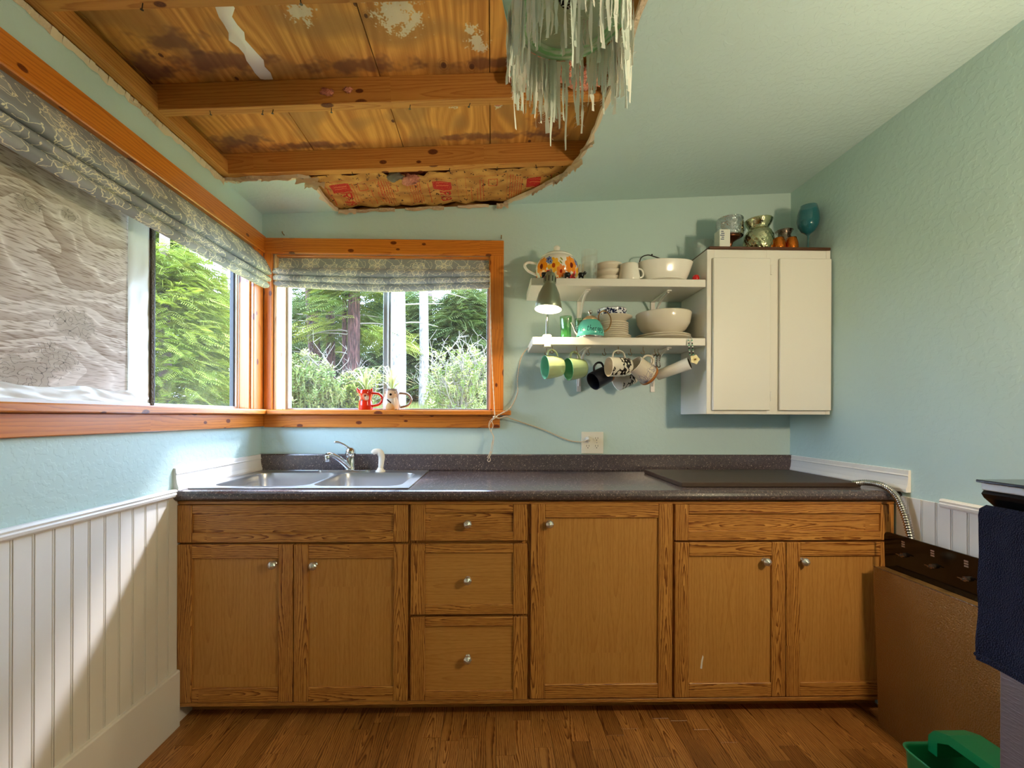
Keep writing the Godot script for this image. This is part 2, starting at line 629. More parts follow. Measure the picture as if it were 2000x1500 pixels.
# roof boards: amber sheathing with knots, white mould, and water staining mixed with painted-in shade along the joists; the picture lies over x -1.2 .. 0.4, z -2.1 .. -0.9
func sheathing_picture():
	var w = 1024
	var h = 768
	var knots = []
	var r := RandomNumberGenerator.new()
	r.seed = 21
	for i in 26:
		knots.append(Vector3(r.randf() * w, r.randf() * h, r.randf_range(3.0, 7.0)))
	var P = func(x, z): return Vector2((x + 1.2) / 1.6 * w, (z + 2.1) / 1.2 * h)
	var mould = [[P.call(-0.63, -1.22), 24.0], [P.call(-0.28, -1.30), 52.0], [P.call(-0.33, -1.21), 40.0], [P.call(-0.05, -1.41), 26.0], [P.call(-0.07, -1.36), 16.0], [P.call(-0.56, -1.28), 30.0], [P.call(-0.15, -1.68), 18.0], [P.call(-0.25, -1.64), 16.0], [P.call(-0.05, -1.66), 14.0], [P.call(0.02, -1.70), 12.0], [P.call(0.2, -1.72), 20.0]]
	var stain_shade = [[P.call(-0.98, -1.37), 70.0, 26.0], [P.call(-0.90, -1.45), 110.0, 26.0], [P.call(-0.45, -1.48), 120.0, 18.0], [P.call(0.0, -1.49), 110.0, 15.0], [P.call(-1.12, -1.47), 40.0, 40.0], [P.call(-1.1, -1.86), 40.0, 30.0], [P.call(-1.0, -1.84), 40.0, 24.0], [P.call(-0.8, -1.90), 130.0, 15.0], [P.call(0.22, -1.80), 40.0, 60.0], [P.call(-0.02, -1.88), 150.0, 14.0]]
	return picture(w, h, func(x, y):
		var lane = floorf(x / 246.0)
		var gx = x * 0.03 + 0.9 * n2(x * 0.006 + lane * 9.0, y * 0.0025)
		var band = 0.5 + 0.5 * n2(gx * 2.2 + lane * 31.0, y * 0.0014)
		var fine = 0.5 + 0.5 * n2(x * 0.35, y * 0.012)
		var c = Color(0.90, 0.66, 0.32).lerp(Color(0.66, 0.41, 0.15), clampf(band * 0.85 + fine * 0.25 - 0.1, 0, 1))
		var cloud = n2(x * 0.008 + 40.0, y * 0.008)
		c = c.lerp(Color(0.60, 0.43, 0.23), clampf(cloud * 1.2, 0, 0.6))
		for k in knots:
			var d = Vector2((x - k.x), (y - k.y) * 0.7).length() / k.z
			if d < 3.2:
				c = c.lerp(Color(0.36, 0.20, 0.09), (1.0 - smoothstep(0.7, 1.0, d)) * 0.85 + (0.28 * (0.5 + 0.5 * sin(d * 9.0)) * (1.0 - smoothstep(1.0, 3.2, d))))
		var wob = 0.55 * n2(x * 0.022, y * 0.022) + 0.25 * n2(x * 0.07, y * 0.07)
		for s in stain_shade:
			var d = Vector2((x - s[0].x) / s[1], (y - s[0].y) / s[2]).length() + wob
			c = c.lerp(Color(0.38, 0.23, 0.17), (1.0 - smoothstep(0.35, 1.35, d)) * 0.62)
		var rag = 0.45 * n2(x * 0.045, y * 0.045) + 0.35 * n2(x * 0.16, y * 0.16)
		for m in mould:
			var d = Vector2(x - m[0].x, y - m[0].y).length() / m[1] + rag
			c = c.lerp(Color(0.84, 0.83, 0.77), (1.0 - smoothstep(0.55, 0.85, d)) * 0.8)
		return c)

# weathered plywood in the sash: raised pale grain round knots
func plywood_picture():
	var ks = [[Vector2(0.14, 0.60), 0.050], [Vector2(0.78, 0.72), 0.055], [Vector2(0.62, 0.93), 0.07], [Vector2(0.72, 0.86), 0.05], [Vector2(0.63, 0.33), 0.03], [Vector2(0.76, 0.30), 0.02]]
	return picture(768, 768, func(x, y):
		var u = x / 768.0
		var v = y / 768.0
		var f = v * 6.0 + 0.9 * n2(u * 1.6 + 3.0, v * 3.2) + 0.25 * n2(u * 6.0, v * 7.0)
		var core = 0.0
		for k in ks:
			var d = Vector2((u - k[0].x) * 0.75, v - k[0].y).length() / k[1]
			f += 2.2 * exp(-d * 0.75)
			core = maxf(core, 1.0 - smoothstep(0.7, 1.2, d + 0.3 * n2(u * 30, v * 30)))
		var ring = fposmod(f, 1.0)
		var pale = pow(1.0 - absf(ring * 2.0 - 1.0), 9.0)
		var dash = 0.65 * n2(u * 22.0 + f * 0.8, v * 210.0) + 0.5 * n2(u * 9.0, v * 95.0 + f)
		var c = Color(0.86, 0.82, 0.78).lerp(Color(0.66, 0.59, 0.53), ring * 0.85)
		c = c.lerp(Color(0.95, 0.92, 0.89), pale * 0.9)
		c = c.lerp(Color(0.46, 0.38, 0.31), smoothstep(0.0, 0.6, dash) * 0.6)
		var cloud = n2(u * 2.4 + 8.0, v * 2.8)
		c = c.lerp(Color(0.91, 0.88, 0.85), clampf(cloud + 0.25, 0, 0.8) * 0.6)
		c = c.lerp(Color(0.66, 0.61, 0.55), core * 0.7)
		if core > 0.1 and absf(n2(u * 34.0, v * 34.0)) < 0.05:
			c = c.darkened(0.45)
		return c)

func lace_picture():
	var size = 512
	var im = Image.create(size, size, false, Image.FORMAT_RGB8)
	im.fill(Color(0.58, 0.585, 0.61))
	var r := RandomNumberGenerator.new()
	r.seed = 5
	var thread = Color(0.95, 0.92, 0.83)
	var veil = Color(0.66, 0.665, 0.68)
	var W = func(p): return Vector2(fposmod(p.x, size), fposmod(p.y, size))
	for i in 9:
		var c = Vector2((i % 3) * 171 + r.randf_range(50, 120), (i / 3) * 171 + r.randf_range(50, 120))
		var R = r.randf_range(62, 88)
		var n = r.randi_range(5, 7)
		var turn = r.randf() * TAU
		paint_disc(im, c.x, c.y, R * 0.9, R * 0.9, 0, veil)
		for k in n:
			var a = turn + TAU * k / n
			var m = c + Vector2.from_angle(a) * R * 0.62
			var last = Vector2.ZERO
			for s in 29:
				var b = TAU * s / 28
				var sc = 1.0 + 0.12 * sin(b * 7.0)
				var p = m + Vector2(cos(b) * R * 0.42 * sc, sin(b) * R * 0.30 * sc).rotated(a)
				if s > 0:
					paint_line(im, [last, p], 3.0, thread)
				last = p
			paint_line(im, [c + Vector2.from_angle(a) * R * 0.15, c + Vector2.from_angle(a) * R * 0.5], 2.0, thread)
		for s in 14:
			var a = TAU * s / 14
			paint_disc(im, c.x + cos(a) * R * 0.2, c.y + sin(a) * R * 0.2, 2.2, 2.2, 0, thread)
	for i in 130:
		var c = Vector2(r.randf() * size, r.randf() * size)
		var a = r.randf() * TAU
		var last = c
		for s in 12:
			a += r.randf_range(-0.5, 0.7)
			var p = last + Vector2.from_angle(a) * 6.0
			paint_line(im, [last, p], 2.0, thread)
			last = p
		paint_disc(im, last.x, last.y, 3.5, 3.5, 0, thread)
	return im

func fleck_picture():
	var r := RandomNumberGenerator.new()
	r.seed = 2
	var im = picture(512, 512, func(x, y): return Color(0.28, 0.245, 0.255).lerp(Color(0.42, 0.37, 0.365), r.randf() * r.randf()))
	for i in 9000:
		var c = [Color(0.62, 0.54, 0.47), Color(0.50, 0.43, 0.40), Color(0.10, 0.09, 0.10), Color(0.70, 0.63, 0.58), Color(0.42, 0.37, 0.39)][r.randi() % 5]
		var s = r.randf_range(0.6, 1.7)
		paint_disc(im, r.randi() % 512, r.randi() % 512, s, s * r.randf_range(0.5, 1.0), r.randf() * PI, c)
	return im

# kraft facing of the insulation with its red print: boxes, bars of small text and the letters R-1 9
func kraft_picture():
	var w = 1024
	var h = 256
	var im = picture(w, h, func(x, y):
		var c = Color(0.80, 0.60, 0.30).lerp(Color(0.68, 0.47, 0.21), clampf(0.5 + 0.8 * n2(x * 0.012, y * 0.02), 0, 1))
		var d = n2(x * 0.03 + 5.0, y * 0.035) + 0.5 * n2(x * 0.1, y * 0.1)
		return c.lerp(Color(0.22, 0.12, 0.07), smoothstep(0.62, 0.9, d) * 0.85))
	var red = Color(0.72, 0.10, 0.08)
	var rust = Color(0.74, 0.25, 0.11)
	for x0 in [40, 500, 930]:
		# turned lettering: the print runs across the batt
		var B = func(x, y, ww, hh):
			for yy in range(y, y + hh):
				for xx in range(x0 + x, mini(x0 + x + ww, w)):
					if n2(xx * 0.2, yy * 0.2) > -0.62:
						im.set_pixel(xx, yy, red)
		B.call(30, 70, 84, 62)
		paint_line(im, [Vector2(x0 + 140, 52), Vector2(x0 + 140, 225)], 2.0, rust)
		paint_line(im, [Vector2(x0 + 10, 52), Vector2(x0 + 140, 52)], 2.0, rust)
		paint_line(im, [Vector2(x0 + 46, 84), Vector2(x0 + 98, 84)], 3.0, Color(0.86, 0.5, 0.3))
		paint_line(im, [Vector2(x0 + 46, 100), Vector2(x0 + 98, 100)], 3.0, Color(0.86, 0.5, 0.3))
		# R - 1 9, each letter turned a quarter
		var L = func(list, oy):
			var pts = []
			for p in P2(list):
				pts.append(Vector2(x0 + 58 + p.y, oy + p.x))
			paint_line(im, pts, 7.0, red)
		L.call([0, 0, 0, 44, 20, 44, 24, 36, 20, 24, 0, 22, 12, 22, 24, 0], 142)
		L.call([4, 22, 16, 22], 172)
		L.call([2, 34, 9, 44, 9, 0], 192)
		L.call([20, 24, 8, 22, 2, 33, 8, 44, 20, 42, 22, 28, 18, 6, 6, 0], 208)
		for k in 6:
			var yy = 70.0
			var xx = x0 + 8.0 if k == 0 else x0 + 190.0 + k * 14.0
			while yy < 225:
				var n = 8 + (int(yy * 7 + k * 13) % 16)
				if k == 0 or k > 3 or (yy > 120 and k % 2 == 1):
					paint_line(im, [Vector2(xx, yy), Vector2(xx, yy + n)], 4.0 if k in [0, 4] else 2.5, rust)
				yy += n + 5
		paint_box(im, x0 + 180, 50, 190, 190, 2.0, rust)
		paint_box(im, x0 + 285, 70, 40, 46, 2.5, rust)
		for k in 5:
			var yy = 60.0
			while yy < 228:
				var n = 6 + (int(yy * 5 + k * 29) % 18)
				paint_line(im, [Vector2(x0 + 385 + k * 11, yy), Vector2(x0 + 385 + k * 11, yy + n)], 3.0, rust)
				yy += n + 6
	return im

# ------------------------------------------------------------------ the room
func room_shell():
	# floor: a slab, and strips of oak laminate laid towards the back wall
	var g := G.new()
	g.bx(Vector3(XL - 0.15, -0.15, ZB - 0.15), Vector3(XR + 0.15, -0.010, ZF + 0.15), 0.0, 2)
	g.bx(Vector3(XL, -0.010, -0.92), Vector3(XR, 0.0, ZF), 0.0, 2)
	var fl = struct("floor", g.done(), M.floors[1])
	var wide = 0.0665
	var x = XL + 0.002
	var col = 0
	while x < XR - 0.01:
		var w = minf(wide, XR - x)
		var z = -1.76 - rng.randf() * 0.3
		while z < -0.92:
			var z1 = minf(z + rng.randf_range(0.26, 0.52), -0.92)
			var lo = maxf(z, -1.76)
			if z1 - lo > 0.02:
				var p := G.new()
				p.bx(Vector3(x, -0.010, lo), Vector3(x + w - (0.0012 if col % 3 == 2 else 0.0004), 0.0, z1 - 0.0005), 0.0006, 2, Vector2(rng.randf() * 9.0, rng.randf() * 9.0))
				part(fl, "plank", p.done(), M.floors[rng.randi() % 5])
			z = z1
		x += w
		col += 1
	# back wall round its window
	var wx0 = -1.12
	var wx1 = -0.012
	var wy0 = 1.165
	var wy1 = 1.985
	g = G.new()
	var z0 = ZB - 0.15
	for poly in [
		[Vector2(XL - 0.09, -0.15), Vector2(wx0, -0.15), Vector2(wx0, ceil_y(wx0)), Vector2(XL - 0.09, ceil_y(XL - 0.09))],
		[Vector2(wx1, -0.15), Vector2(XR + 0.15, -0.15), Vector2(XR + 0.15, ceil_y(XR + 0.15)), Vector2(wx1, ceil_y(wx1))],
		[Vector2(wx0, -0.15), Vector2(wx1, -0.15), Vector2(wx1, wy0), Vector2(wx0, wy0)],
		[Vector2(wx0, wy1), Vector2(wx1, wy1), Vector2(wx1, ceil_y(wx1)), Vector2(wx0, ceil_y(wx0))],
	]:
		g.prism(PackedVector2Array(poly), XY, z0, ZB)
	struct("wall_back", g.done(), M.paint)
	# left wall round its window
	g = G.new()
	var lz0 = -2.18
	var lz1 = -0.62
	g.bx(Vector3(XL - 0.09, -0.15, ZB - 0.15), Vector3(XL, 2.19, lz0), 0.0)
	g.bx(Vector3(XL - 0.09, -0.15, lz1), Vector3(XL, 2.19, ZF + 0.15), 0.0)
	g.bx(Vector3(XL - 0.09, -0.15, lz0), Vector3(XL, 1.165, lz1), 0.0)
	g.bx(Vector3(XL - 0.09, 1.99, lz0), Vector3(XL, 2.19, lz1), 0.0)
	struct("wall_left", g.done(), M.paint)
	g = G.new()
	g.bx(Vector3(XR, -0.15, ZB - 0.15), Vector3(XR + 0.15, ceil_y(XR) + 0.02, ZF + 0.15), 0.0)
	struct("wall_right", g.done(), M.paint)
	g = G.new()
	g.bx(Vector3(XL, -0.15, ZF), Vector3(XR, 2.38, ZF + 0.15), 0.0)
	struct("wall_front", g.done(), M.paint)

# a board of trim in the room's axes
func board(parent, n, lo, hi, g, m, bv = 0.003):
	var b := G.new()
	b.bx(lo, hi, bv, g, Vector2(rng.randf() * 7.0, rng.randf() * 7.0))
	return part(parent, n, b.done(), m)

func CE(u, v, w):
	return Vector3(u, ceil_y(u) + w, v)

func ragged(list, amount, steps):
	var out = []
	for i in list.size() - 1:
		for s in steps:
			var p = list[i].lerp(list[i + 1], float(s) / steps)
			if s > 0 or i > 0:
				p += Vector2(rng.randf_range(-amount, amount), rng.randf_range(-amount, amount))
			out.append(p)
	out.append(list[-1])
	return out

func ceiling_and_roof():
	var DRY = 0.0127
	# the edges of the hole, in x and z
	var edge_a = ragged(P2([-0.795, -2.28, -0.806, -2.25, -0.813, -2.18, -0.812, -2.08, -0.814, -1.972, -0.86, -1.955, -0.95, -1.960, -1.06, -1.952, -1.135, -1.962, -1.18, -1.958]), 0.003, 3)
	var edge_b = ragged(P2([0.06, -2.28, 0.10, -2.24, 0.195, -2.165, 0.255, -2.10, 0.326, -2.03, 0.35, -1.96, 0.371, -1.90, 0.382, -1.84, 0.391, -1.787, 0.394, -1.70, 0.397, -1.566, 0.402, -1.43, 0.405, -1.298, 0.395, -1.17, 0.40, -1.0, 0.39, -0.85, 0.10, -0.80, -0.30, -0.82, -0.80, -0.79, -1.18, -0.80]), 0.0025, 3)
	var g := G.new()
	var pa = PackedVector2Array(edge_a + [Vector2(XL, ZB)])
	g.prism(pa, CE, 0.0, DRY)
	var pb = PackedVector2Array(edge_b + [Vector2(XL, ZF), Vector2(XR, ZF), Vector2(XR, ZB)])
	g.prism(pb, CE, 0.0, DRY)
	var ce = struct("ceiling", g.done(), M.paint_ceiling)
	# broken gypsum and torn paper along the edges
	for e in [[edge_a, -1.0], [edge_b, 1.0]]:
		var list = e[0]
		var k = 0
		while k < list.size() - 1:
			var n = mini(rng.randi_range(4, 8), list.size() - 1 - k)
			g = G.new()
			for i in range(k, k + n):
				var a = list[i]
				var b = list[i + 1]
				var nrm = Vector2(-(b.y - a.y), b.x - a.x).normalized()
				if nrm.dot(Vector2(-0.4, -1.4) - a) < 0:
					nrm = -nrm
				var ia = nrm * 0.0022
				var wa = 0.006 + 0.012 * absf(n2(i * 0.61, 3.0 + e[1])) * 2.0
				var wb = 0.006 + 0.012 * absf(n2((i + 1) * 0.61, 3.0 + e[1])) * 2.0
				var p0 = a + ia
				var p1 = b + ia
				g.qo(CE(p0.x, p0.y, -0.0025), CE(p1.x, p1.y, -0.0025), CE(p1.x, p1.y, DRY + 0.002), CE(p0.x, p0.y, DRY + 0.002), Vector3(nrm.x, 0, nrm.y))
				var q0 = a - nrm * wa
				var q1 = b - nrm * wb
				g.qo(CE(p0.x, p0.y, -0.0025), CE(p1.x, p1.y, -0.0025), CE(q1.x, q1.y, -0.0008), CE(q0.x, q0.y, -0.0008), Vector3.DOWN)
			part(ce, "torn_edge", g.done(), M.gypsum if rng.randf() < 0.6 else M.torn)
			k += n
	# along the left wall the board broke off at the corner
	for k in 9:
		g = G.new()
		for i in 8:
			var za = -1.955 + (k * 8 + i) * 0.0158
			var zb = za + 0.0158
			var ya = 2.190 - 0.007 - 0.016 * absf(n2(za * 14.0, 2.0)) - 0.008 * absf(n2(za * 45.0, 7.0))
			var yb = 2.190 - 0.007 - 0.016 * absf(n2(zb * 14.0, 2.0)) - 0.008 * absf(n2(zb * 45.0, 7.0))
			var w = 0.004 + 0.004 * absf(n2(za * 30.0, 5.0))
			g.qo(Vector3(XL + 0.0012, ya, za), Vector3(XL + 0.0012, yb, zb), Vector3(XL + w, 2.196, zb), Vector3(XL + w, 2.196, za), Vector3.RIGHT)
			g.qo(Vector3(XL + w, 2.196, za), Vector3(XL + w, 2.196, zb), Vector3(XL, 2.2, zb), Vector3(XL, 2.2, za), Vector3.UP)
		part(ce, "torn_edge", g.done(), M.torn if k % 3 else M.gypsum)
	# hanging curls of face paper
	for c in [[-0.80, -2.0, 0.09, 0.035], [-0.82, -1.965, 0.10, 0.03], [-0.95, -1.955, 0.13, 0.014], [-1.08, -1.955, 0.10, 0.012], [0.31, -2.03, 0.10, 0.03], [0.36, -1.93, 0.09, 0.035], [0.22, -2.13, 0.10, 0.018], [0.05, -2.262, 0.06, 0.03], [-0.1, -2.268, 0.16, 0.02], [-0.35, -2.27, 0.20, 0.02], [-0.6, -2.268, 0.2, 0.022], [-0.74, -2.262, 0.09, 0.03], [0.385, -1.80, 0.08, 0.02]]:
		g = G.new()
		var rows = []
		var along = Vector2(1, 0) if c[0] < 0.1 else Vector2(0.55, 0.83)
		for i in 4:
			var row = []
			for j in 9:
				var t = j / 8.0 - 0.5
				var p = Vector2(c[0], c[1]) + along * c[2] * t
				var d = float(i) / 3.0 * c[3] * (0.6 + 0.8 * absf(n2(t * 5.0 + c[0] * 9.0, 1.0)))
				row.append(CE(p.x, p.y + d * 0.3 + 0.006 * n2(t * 6.0, i + c[1] * 30.0), -d))
			rows.append(row)
		g.grid(rows)
		part(ce, "torn_paper", g.done(), M.torn if rng.randf() < 0.65 else M.gypsum)
	# the flap of painted board that hangs by the lamp
	g = G.new()
	g.prism(PackedVector2Array([Vector2(0, 0), Vector2(0.06, 0.0), Vector2(0.062, -0.07), Vector2(0.052, -0.115), Vector2(0.03, -0.142), Vector2(0.018, -0.125), Vector2(0.008, -0.07)]), XY, 0.0, 0.006)
	part(ce, "torn_flap", g.done(), M.torn_teal, Transform3D(Basis(Vector3.RIGHT, -0.35), Vector3(0.022, 2.22, -1.12)))
	# roof: joists, the plate along the left wall, and sheathing boards above
	var tilt = Transform3D(Basis(Vector3.BACK, atan(SLOPE)), Vector3(XL, 2.19, 0))
	var span = (XR - XL) * 1.0015
	for jz in [-0.73, -1.13, -1.53, -1.93]:
		g = G.new()
		g.box(Vector3(span * 0.5, DRY + 0.0445, jz - 0.019), Vector3(span, 0.089, 0.038), 0.002, 0, Vector2(rng.randf() * 5, rng.randf() * 5), tilt)
		part(ce, "joist", g.done(), M.joist)
	for jz in [-0.33, 0.07, 0.47, 0.87, 1.27, 1.67, 2.07]:
		g = G.new()
		g.box(Vector3(span * 0.5, DRY + 0.0445, jz - 0.019), Vector3(span, 0.089, 0.038), 0.002, 0, Vector2(jz, jz), tilt)
		part(ce, "joist", g.done(), M.joist)
	g = G.new()
	g.box(Vector3(0.018, DRY + 0.03, -1.5), Vector3(0.036, 0.06, 1.6), 0.002, 2, Vector2.ZERO, tilt)
	part(ce, "wall_plate", g.done(), M.joist)
	M.sheathing.uv1_scale = Vector3(1 / 1.6, 1 / 1.2, 1)
	M.sheathing.uv1_offset = Vector3(1.2 / 1.6, 2.1 / 1.2, 0)
	for k in 5:
		var x0 = [-1.36, -1.165, -0.778, -0.391, -0.012][k]
		var x1 = [-1.165, -0.778, -0.391, -0.012, 0.378][k]
		g = G.new()
		g.prism(PackedVector2Array([Vector2(x0 + 0.0016, -2.5), Vector2(x1 - 0.0016, -2.5), Vector2(x1 - 0.0016, -0.7), Vector2(x0 + 0.0016, -0.7)]), CE, DRY + 0.0895, DRY + 0.102 + 0.001 * (k % 2))
		part(ce, "sheathing_board", g.done(), M.sheathing)
	g = G.new()
	for rct in [[0.378, 1.8, -2.5, 2.5], [-1.36, 0.378, -0.699, 2.5]]:
		g.prism(PackedVector2Array([Vector2(rct[0], rct[2]), Vector2(rct[1], rct[2]), Vector2(rct[1], rct[3]), Vector2(rct[0], rct[3])]), CE, DRY + 0.0895, DRY + 0.102)
	g.prism(PackedVector2Array([Vector2(-1.4, -2.5), Vector2(1.8, -2.5), Vector2(1.8, 2.5), Vector2(-1.4, 2.5)]), CE, DRY + 0.105, DRY + 0.14)
	g.prism(PackedVector2Array([Vector2(-1.36, -2.5), Vector2(1.8, -2.5), Vector2(1.8, -2.425), Vector2(-1.36, -2.425)]), CE, -0.03, DRY + 0.1)
	g.prism(PackedVector2Array([Vector2(-1.40, -2.5), Vector2(-1.19, -2.5), Vector2(-1.19, 2.5), Vector2(-1.40, 2.5)]), CE, -0.01, DRY + 0.1)
	g.prism(PackedVector2Array([Vector2(1.57, -2.5), Vector2(1.8, -2.5), Vector2(1.8, 2.5), Vector2(1.57, 2.5)]), CE, 0.0, DRY + 0.1)
	g.prism(PackedVector2Array([Vector2(-1.36, 2.205), Vector2(1.8, 2.205), Vector2(1.8, 2.5), Vector2(-1.36, 2.5)]), CE, -0.01, DRY + 0.1)
	part(ce, "roof_deck", g.done(), M.plain_roof)
	# smear of white filler along one joint
	g = G.new()
	var rows = []
	for i in 15:
		var z = -1.525 + i * 0.026
		var row = []
		for j in 4:
			var wob = 0.008 * n2(i * 0.7, j * 3.0) + 0.012 * n2(i * 1.9, j * 5.0 + 2.0)
			row.append(CE(-0.80 + j * 0.016 + wob + (0.012 if i > 9 else 0.0), z, DRY + 0.0885 - 0.003 * sin(j / 3.0 * PI)))
		rows.append(row)
	g.grid(rows)
	part(ce, "filler_strip", g.done(), M.white)
	# insulation behind the last joist: printed kraft facing, sagging a little
	g = G.new()
	rows = []
	var uvs = []
	for i in 13:
		var row = []
		var uv = []
		for j in 49:
			var u = j / 48.0
			var v = i / 12.0
			var x = lerpf(-0.83, 0.40, u)
			var front = -2.0 - 0.025 * absf(n2(u * 6.0, 9.0)) - 0.035 * (1.0 if u > 0.28 and u < 0.42 else 0.0)
			var z = lerpf(front, -2.285, v)
			row.append(CE(x, z, DRY + 0.008 + 0.010 * n2(x * 9.0, z * 12.0) + 0.0022 * n2(x * 30.0, z * 24.0) + 0.015 * (1.0 - v) * (1.0 - v)))
			uv.append(Vector2(u * 1.15 + 0.01, v * 0.98 + 0.01))
		rows.append(row)
		uvs.append(uv)
	g.grid(rows, uvs)
	part(ce, "insulation_facing", g.done(), M.kraft)
	g = G.new()
	g.prism(PackedVector2Array([Vector2(-0.83, -2.29), Vector2(0.40, -2.29), Vector2(0.40, -1.965), Vector2(-0.83, -1.965)]), CE, DRY + 0.035, DRY + 0.06)
	part(ce, "insulation_batt", g.done(), M.kraft_back)
	# wads of pink wool
	for b in [[-0.38, -2.04, 0.015, 0.05, 0], [-0.445, -2.015, 0.02, 0.045, 1], [0.10, -1.50, 0.06, 0.06, 0], [0.13, -1.44, 0.07, 0.05, 0], [0.31, -1.49, 0.04, 0.07, 0], [0.25, -1.47, 0.05, 0.06, 0], [0.02, -1.66, 0.085, 0.018, 0], [-0.57, -1.526, 0.05, 0.03, 0], [-0.50, -1.526, 0.055, 0.022, 0]]:
		g = G.new()
		rows = []
		for i in 9:
			var row = []
			for j in 15:
				var th = PI * i / 8.0
				var ph = TAU * j / 14.0
				var d = Vector3(sin(th) * cos(ph), cos(th), sin(th) * sin(ph))
				var rr = b[3] * (0.75 + 0.45 * noise.get_noise_3dv(d * 1.7 + Vector3(b[0] * 40, 0, 0)))
				row.append(Vector3(d.x * rr, d.y * rr * 0.55, d.z * rr * (0.25 if b[1] == -1.526 else 0.6)))
			rows.append(row)
		g.grid(rows)
		part(ce, "insulation_wad", g.done(), M.pink if b[4] == 0 else M.grey_wad, Transform3D(Basis.IDENTITY, CE(b[0], b[1], b[2])))
	# drywall nails left in the joists
	for p in [[-0.98, -1.545], [-0.80, -1.55], [-0.765, -1.55], [-0.565, -1.552], [-0.29, -1.55], [-0.08, -1.553], [-0.19, -1.95], [0.02, -1.955], [0.19, -1.95], [-0.62, -1.95], [-0.9, -1.15], [-0.5, -1.15]]:
		g = G.new()
		var a = CE(p[0], p[1], DRY + 0.002)
		var b2 = a + Vector3(rng.randf_range(-0.006, 0.006), -0.016, rng.randf_range(-0.002, 0.004))
		g.tube([a, b2, b2 + Vector3(0, -0.0012, 0)], [0.0013, 0.0013, 0.0045], 7)
		part(ce, "nail", g.done(), M.nail)
	# a splinter caught on the sheathing
	g = G.new()
	g.box(Vector3.ZERO, Vector3(0.10, 0.003, 0.008), 0.0005, 0)
	part(ce, "splinter", g.done(), M.pale_wood, Transform3D(Basis(Vector3.UP, -0.1), CE(-0.95, -1.66, DRY + 0.085)))

